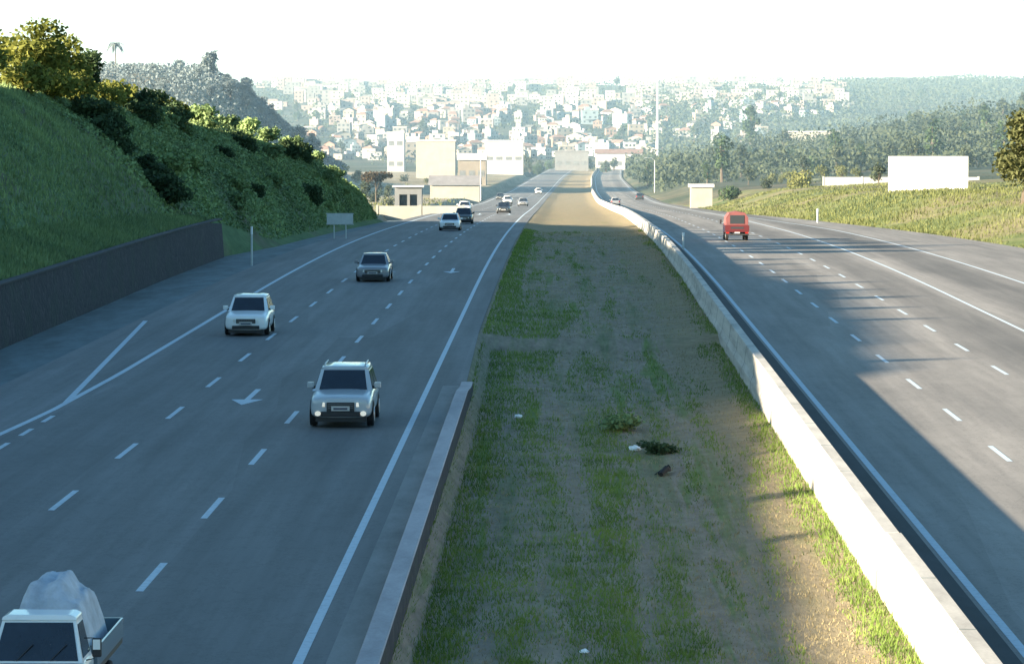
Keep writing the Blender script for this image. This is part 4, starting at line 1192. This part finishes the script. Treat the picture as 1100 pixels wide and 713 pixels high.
# its load under a sheet: a draped heap with folds
bm = bmesh.new(); N, K = 44, 44
vs = {}
for i in range(N+1):
    for j in range(K+1):
        u = i/N*2-1; v = j/K*2-1
        rr = max(abs(u), abs(v))
        hgt = 1.02*(1-sstep(.55, 1.0, abs(u+.06)))*(1-sstep(.70, 1.0, abs(v)))
        pk = .34*(1-sstep(.18, .62, abs(u+.12)))*(1-sstep(.35, .85, abs(v))) + .08*math.exp(-((u-.5)/.2)**2-((v-.1)/.5)**2)
        fold = .035*math.sin(u*9+3*mnoise.noise(Vector((u*2, v*2, 0)))) + .10*mnoise.noise(Vector((u*3.2, v*3.2, 5)))+.04*mnoise.noise(Vector((u*9, v*9, 2)))
        z = hgt + (pk+fold)*min(1, hgt*2)
        vs[i, j] = bm.verts.new((u*.88+.03*mnoise.noise(Vector((u*5, v*5, 9))), v*1.55, z))
for i in range(N):
    for j in range(K): bm.faces.new((vs[i, j], vs[i+1, j], vs[i+1, j+1], vs[i, j+1]))
me = bpy.data.meshes.new('tarpaulin_load'); bm.to_mesh(me); bm.free(); me.materials.append(M['tarp'])
me.polygons.foreach_set('use_smooth', [True]*len(me.polygons))
o = bpy.data.objects.new('tarpaulin_load', me); COL.objects.link(o); o.location = (-7.6, 51.6+.54, .768); o.scale = (.82, .82, .86)
tp = o
tag(o, 'pale blue grey tarpaulin heap covering the load on the flatbed truck', 'tarpaulin')

# ------------------------------------------------------------------ labels: count off look-alikes from the left
ORD = ['first', 'second', 'third', 'fourth', 'fifth', 'sixth', 'seventh', 'eighth', 'ninth', 'tenth', 'eleventh', 'twelfth']
def ordinal(i):
    if i < 12: return ORD[i]
    n = i+1; return f"{n}{'th' if 10 <= n % 100 <= 20 else {1: 'st', 2: 'nd', 3: 'rd'}.get(n % 10, 'th')}"
by = {}
for o in PEND: by.setdefault(o['label'], []).append(o)
for lab, os_ in by.items():
    if len(os_) > 1:
        os_.sort(key=lambda o: o.location.x/o.location.y)
        for i, o in enumerate(os_): o['label'] = f'{lab}, {ordinal(i)} from left'

# ------------------------------------------------------------------ haze: a real thin volume over the valley
mb = MB(); mb.box(-2500, 2500, 330, 9000, -90, 150); hz = mb.build('haze', [])
hz.data.materials.clear()
m = bpy.data.materials.new('haze'); m.use_nodes = True; nt = m.node_tree; nt.nodes.clear()
out = nt.nodes.new('ShaderNodeOutputMaterial'); vs_ = nt.nodes.new('ShaderNodeVolumeScatter')
vs_.inputs['Color'].default_value = (.45, .74, 1.0, 1); vs_.inputs['Density'].default_value = 1.6e-4; vs_.inputs['Anisotropy'].default_value = 0.0
L(nt, vs_.outputs[0], out.inputs['Volume']); hz.data.materials.append(m)
tag(hz, kind='structure')

# ------------------------------------------------------------------ light
EL = math.radians(12.9); FWD = .45
tx, ty = 1/math.hypot(1, FWD), FWD/math.hypot(1, FWD)
trav = Vector((tx*math.cos(EL), ty*math.cos(EL), -math.sin(EL)))
sun = bpy.data.lights.new('sun', 'SUN'); sun.energy = 28; sun.angle = math.radians(.8); sun.color = (1, .84, .62)
so = bpy.data.objects.new('sun', sun); COL.objects.link(so); so.rotation_euler = trav.to_track_quat('-Z', 'Y').to_euler()
w = bpy.data.worlds.new('World'); scene.world = w; w.use_nodes = True; nt = w.node_tree
sky = nt.nodes.new('ShaderNodeTexSky'); sky.sky_type = 'NISHITA'; sky.sun_disc = False
sky.sun_elevation = EL
tosun = -trav; sky.sun_rotation = math.atan2(tosun.x, tosun.y)
sky.air_density = 1.0; sky.dust_density = 1.5; sky.ozone_density = 1.0; sky.altitude = 600
bg = nt.nodes['Background']; L(nt, mixrgb(nt, 1., sky.outputs[0], (.62, .93, 1.04), 'MULTIPLY'), bg.inputs[0]); bg.inputs[1].default_value = .31

# ------------------------------------------------------------------ camera
cam = bpy.data.cameras.new('camera'); cam.sensor_width = 36; cam.lens = F/1100*36; cam.clip_start = .5; cam.clip_end = 30000
co = bpy.data.objects.new('camera', cam); COL.objects.link(co); co.location = (0, 0, CAMH)
co.rotation_euler = (PI/2 - math.atan(236.5/F), 0, math.atan(50/F)); scene.camera = co

scene.view_settings.view_transform = 'Standard'; scene.view_settings.look = 'None'; scene.view_settings.exposure = 0; scene.view_settings.gamma = 1
scene.cycles.use_denoising = True
scene.cycles.max_bounces = 5; scene.cycles.diffuse_bounces = 3; scene.cycles.glossy_bounces = 2; scene.cycles.transmission_bounces = 2; scene.cycles.volume_bounces = 0
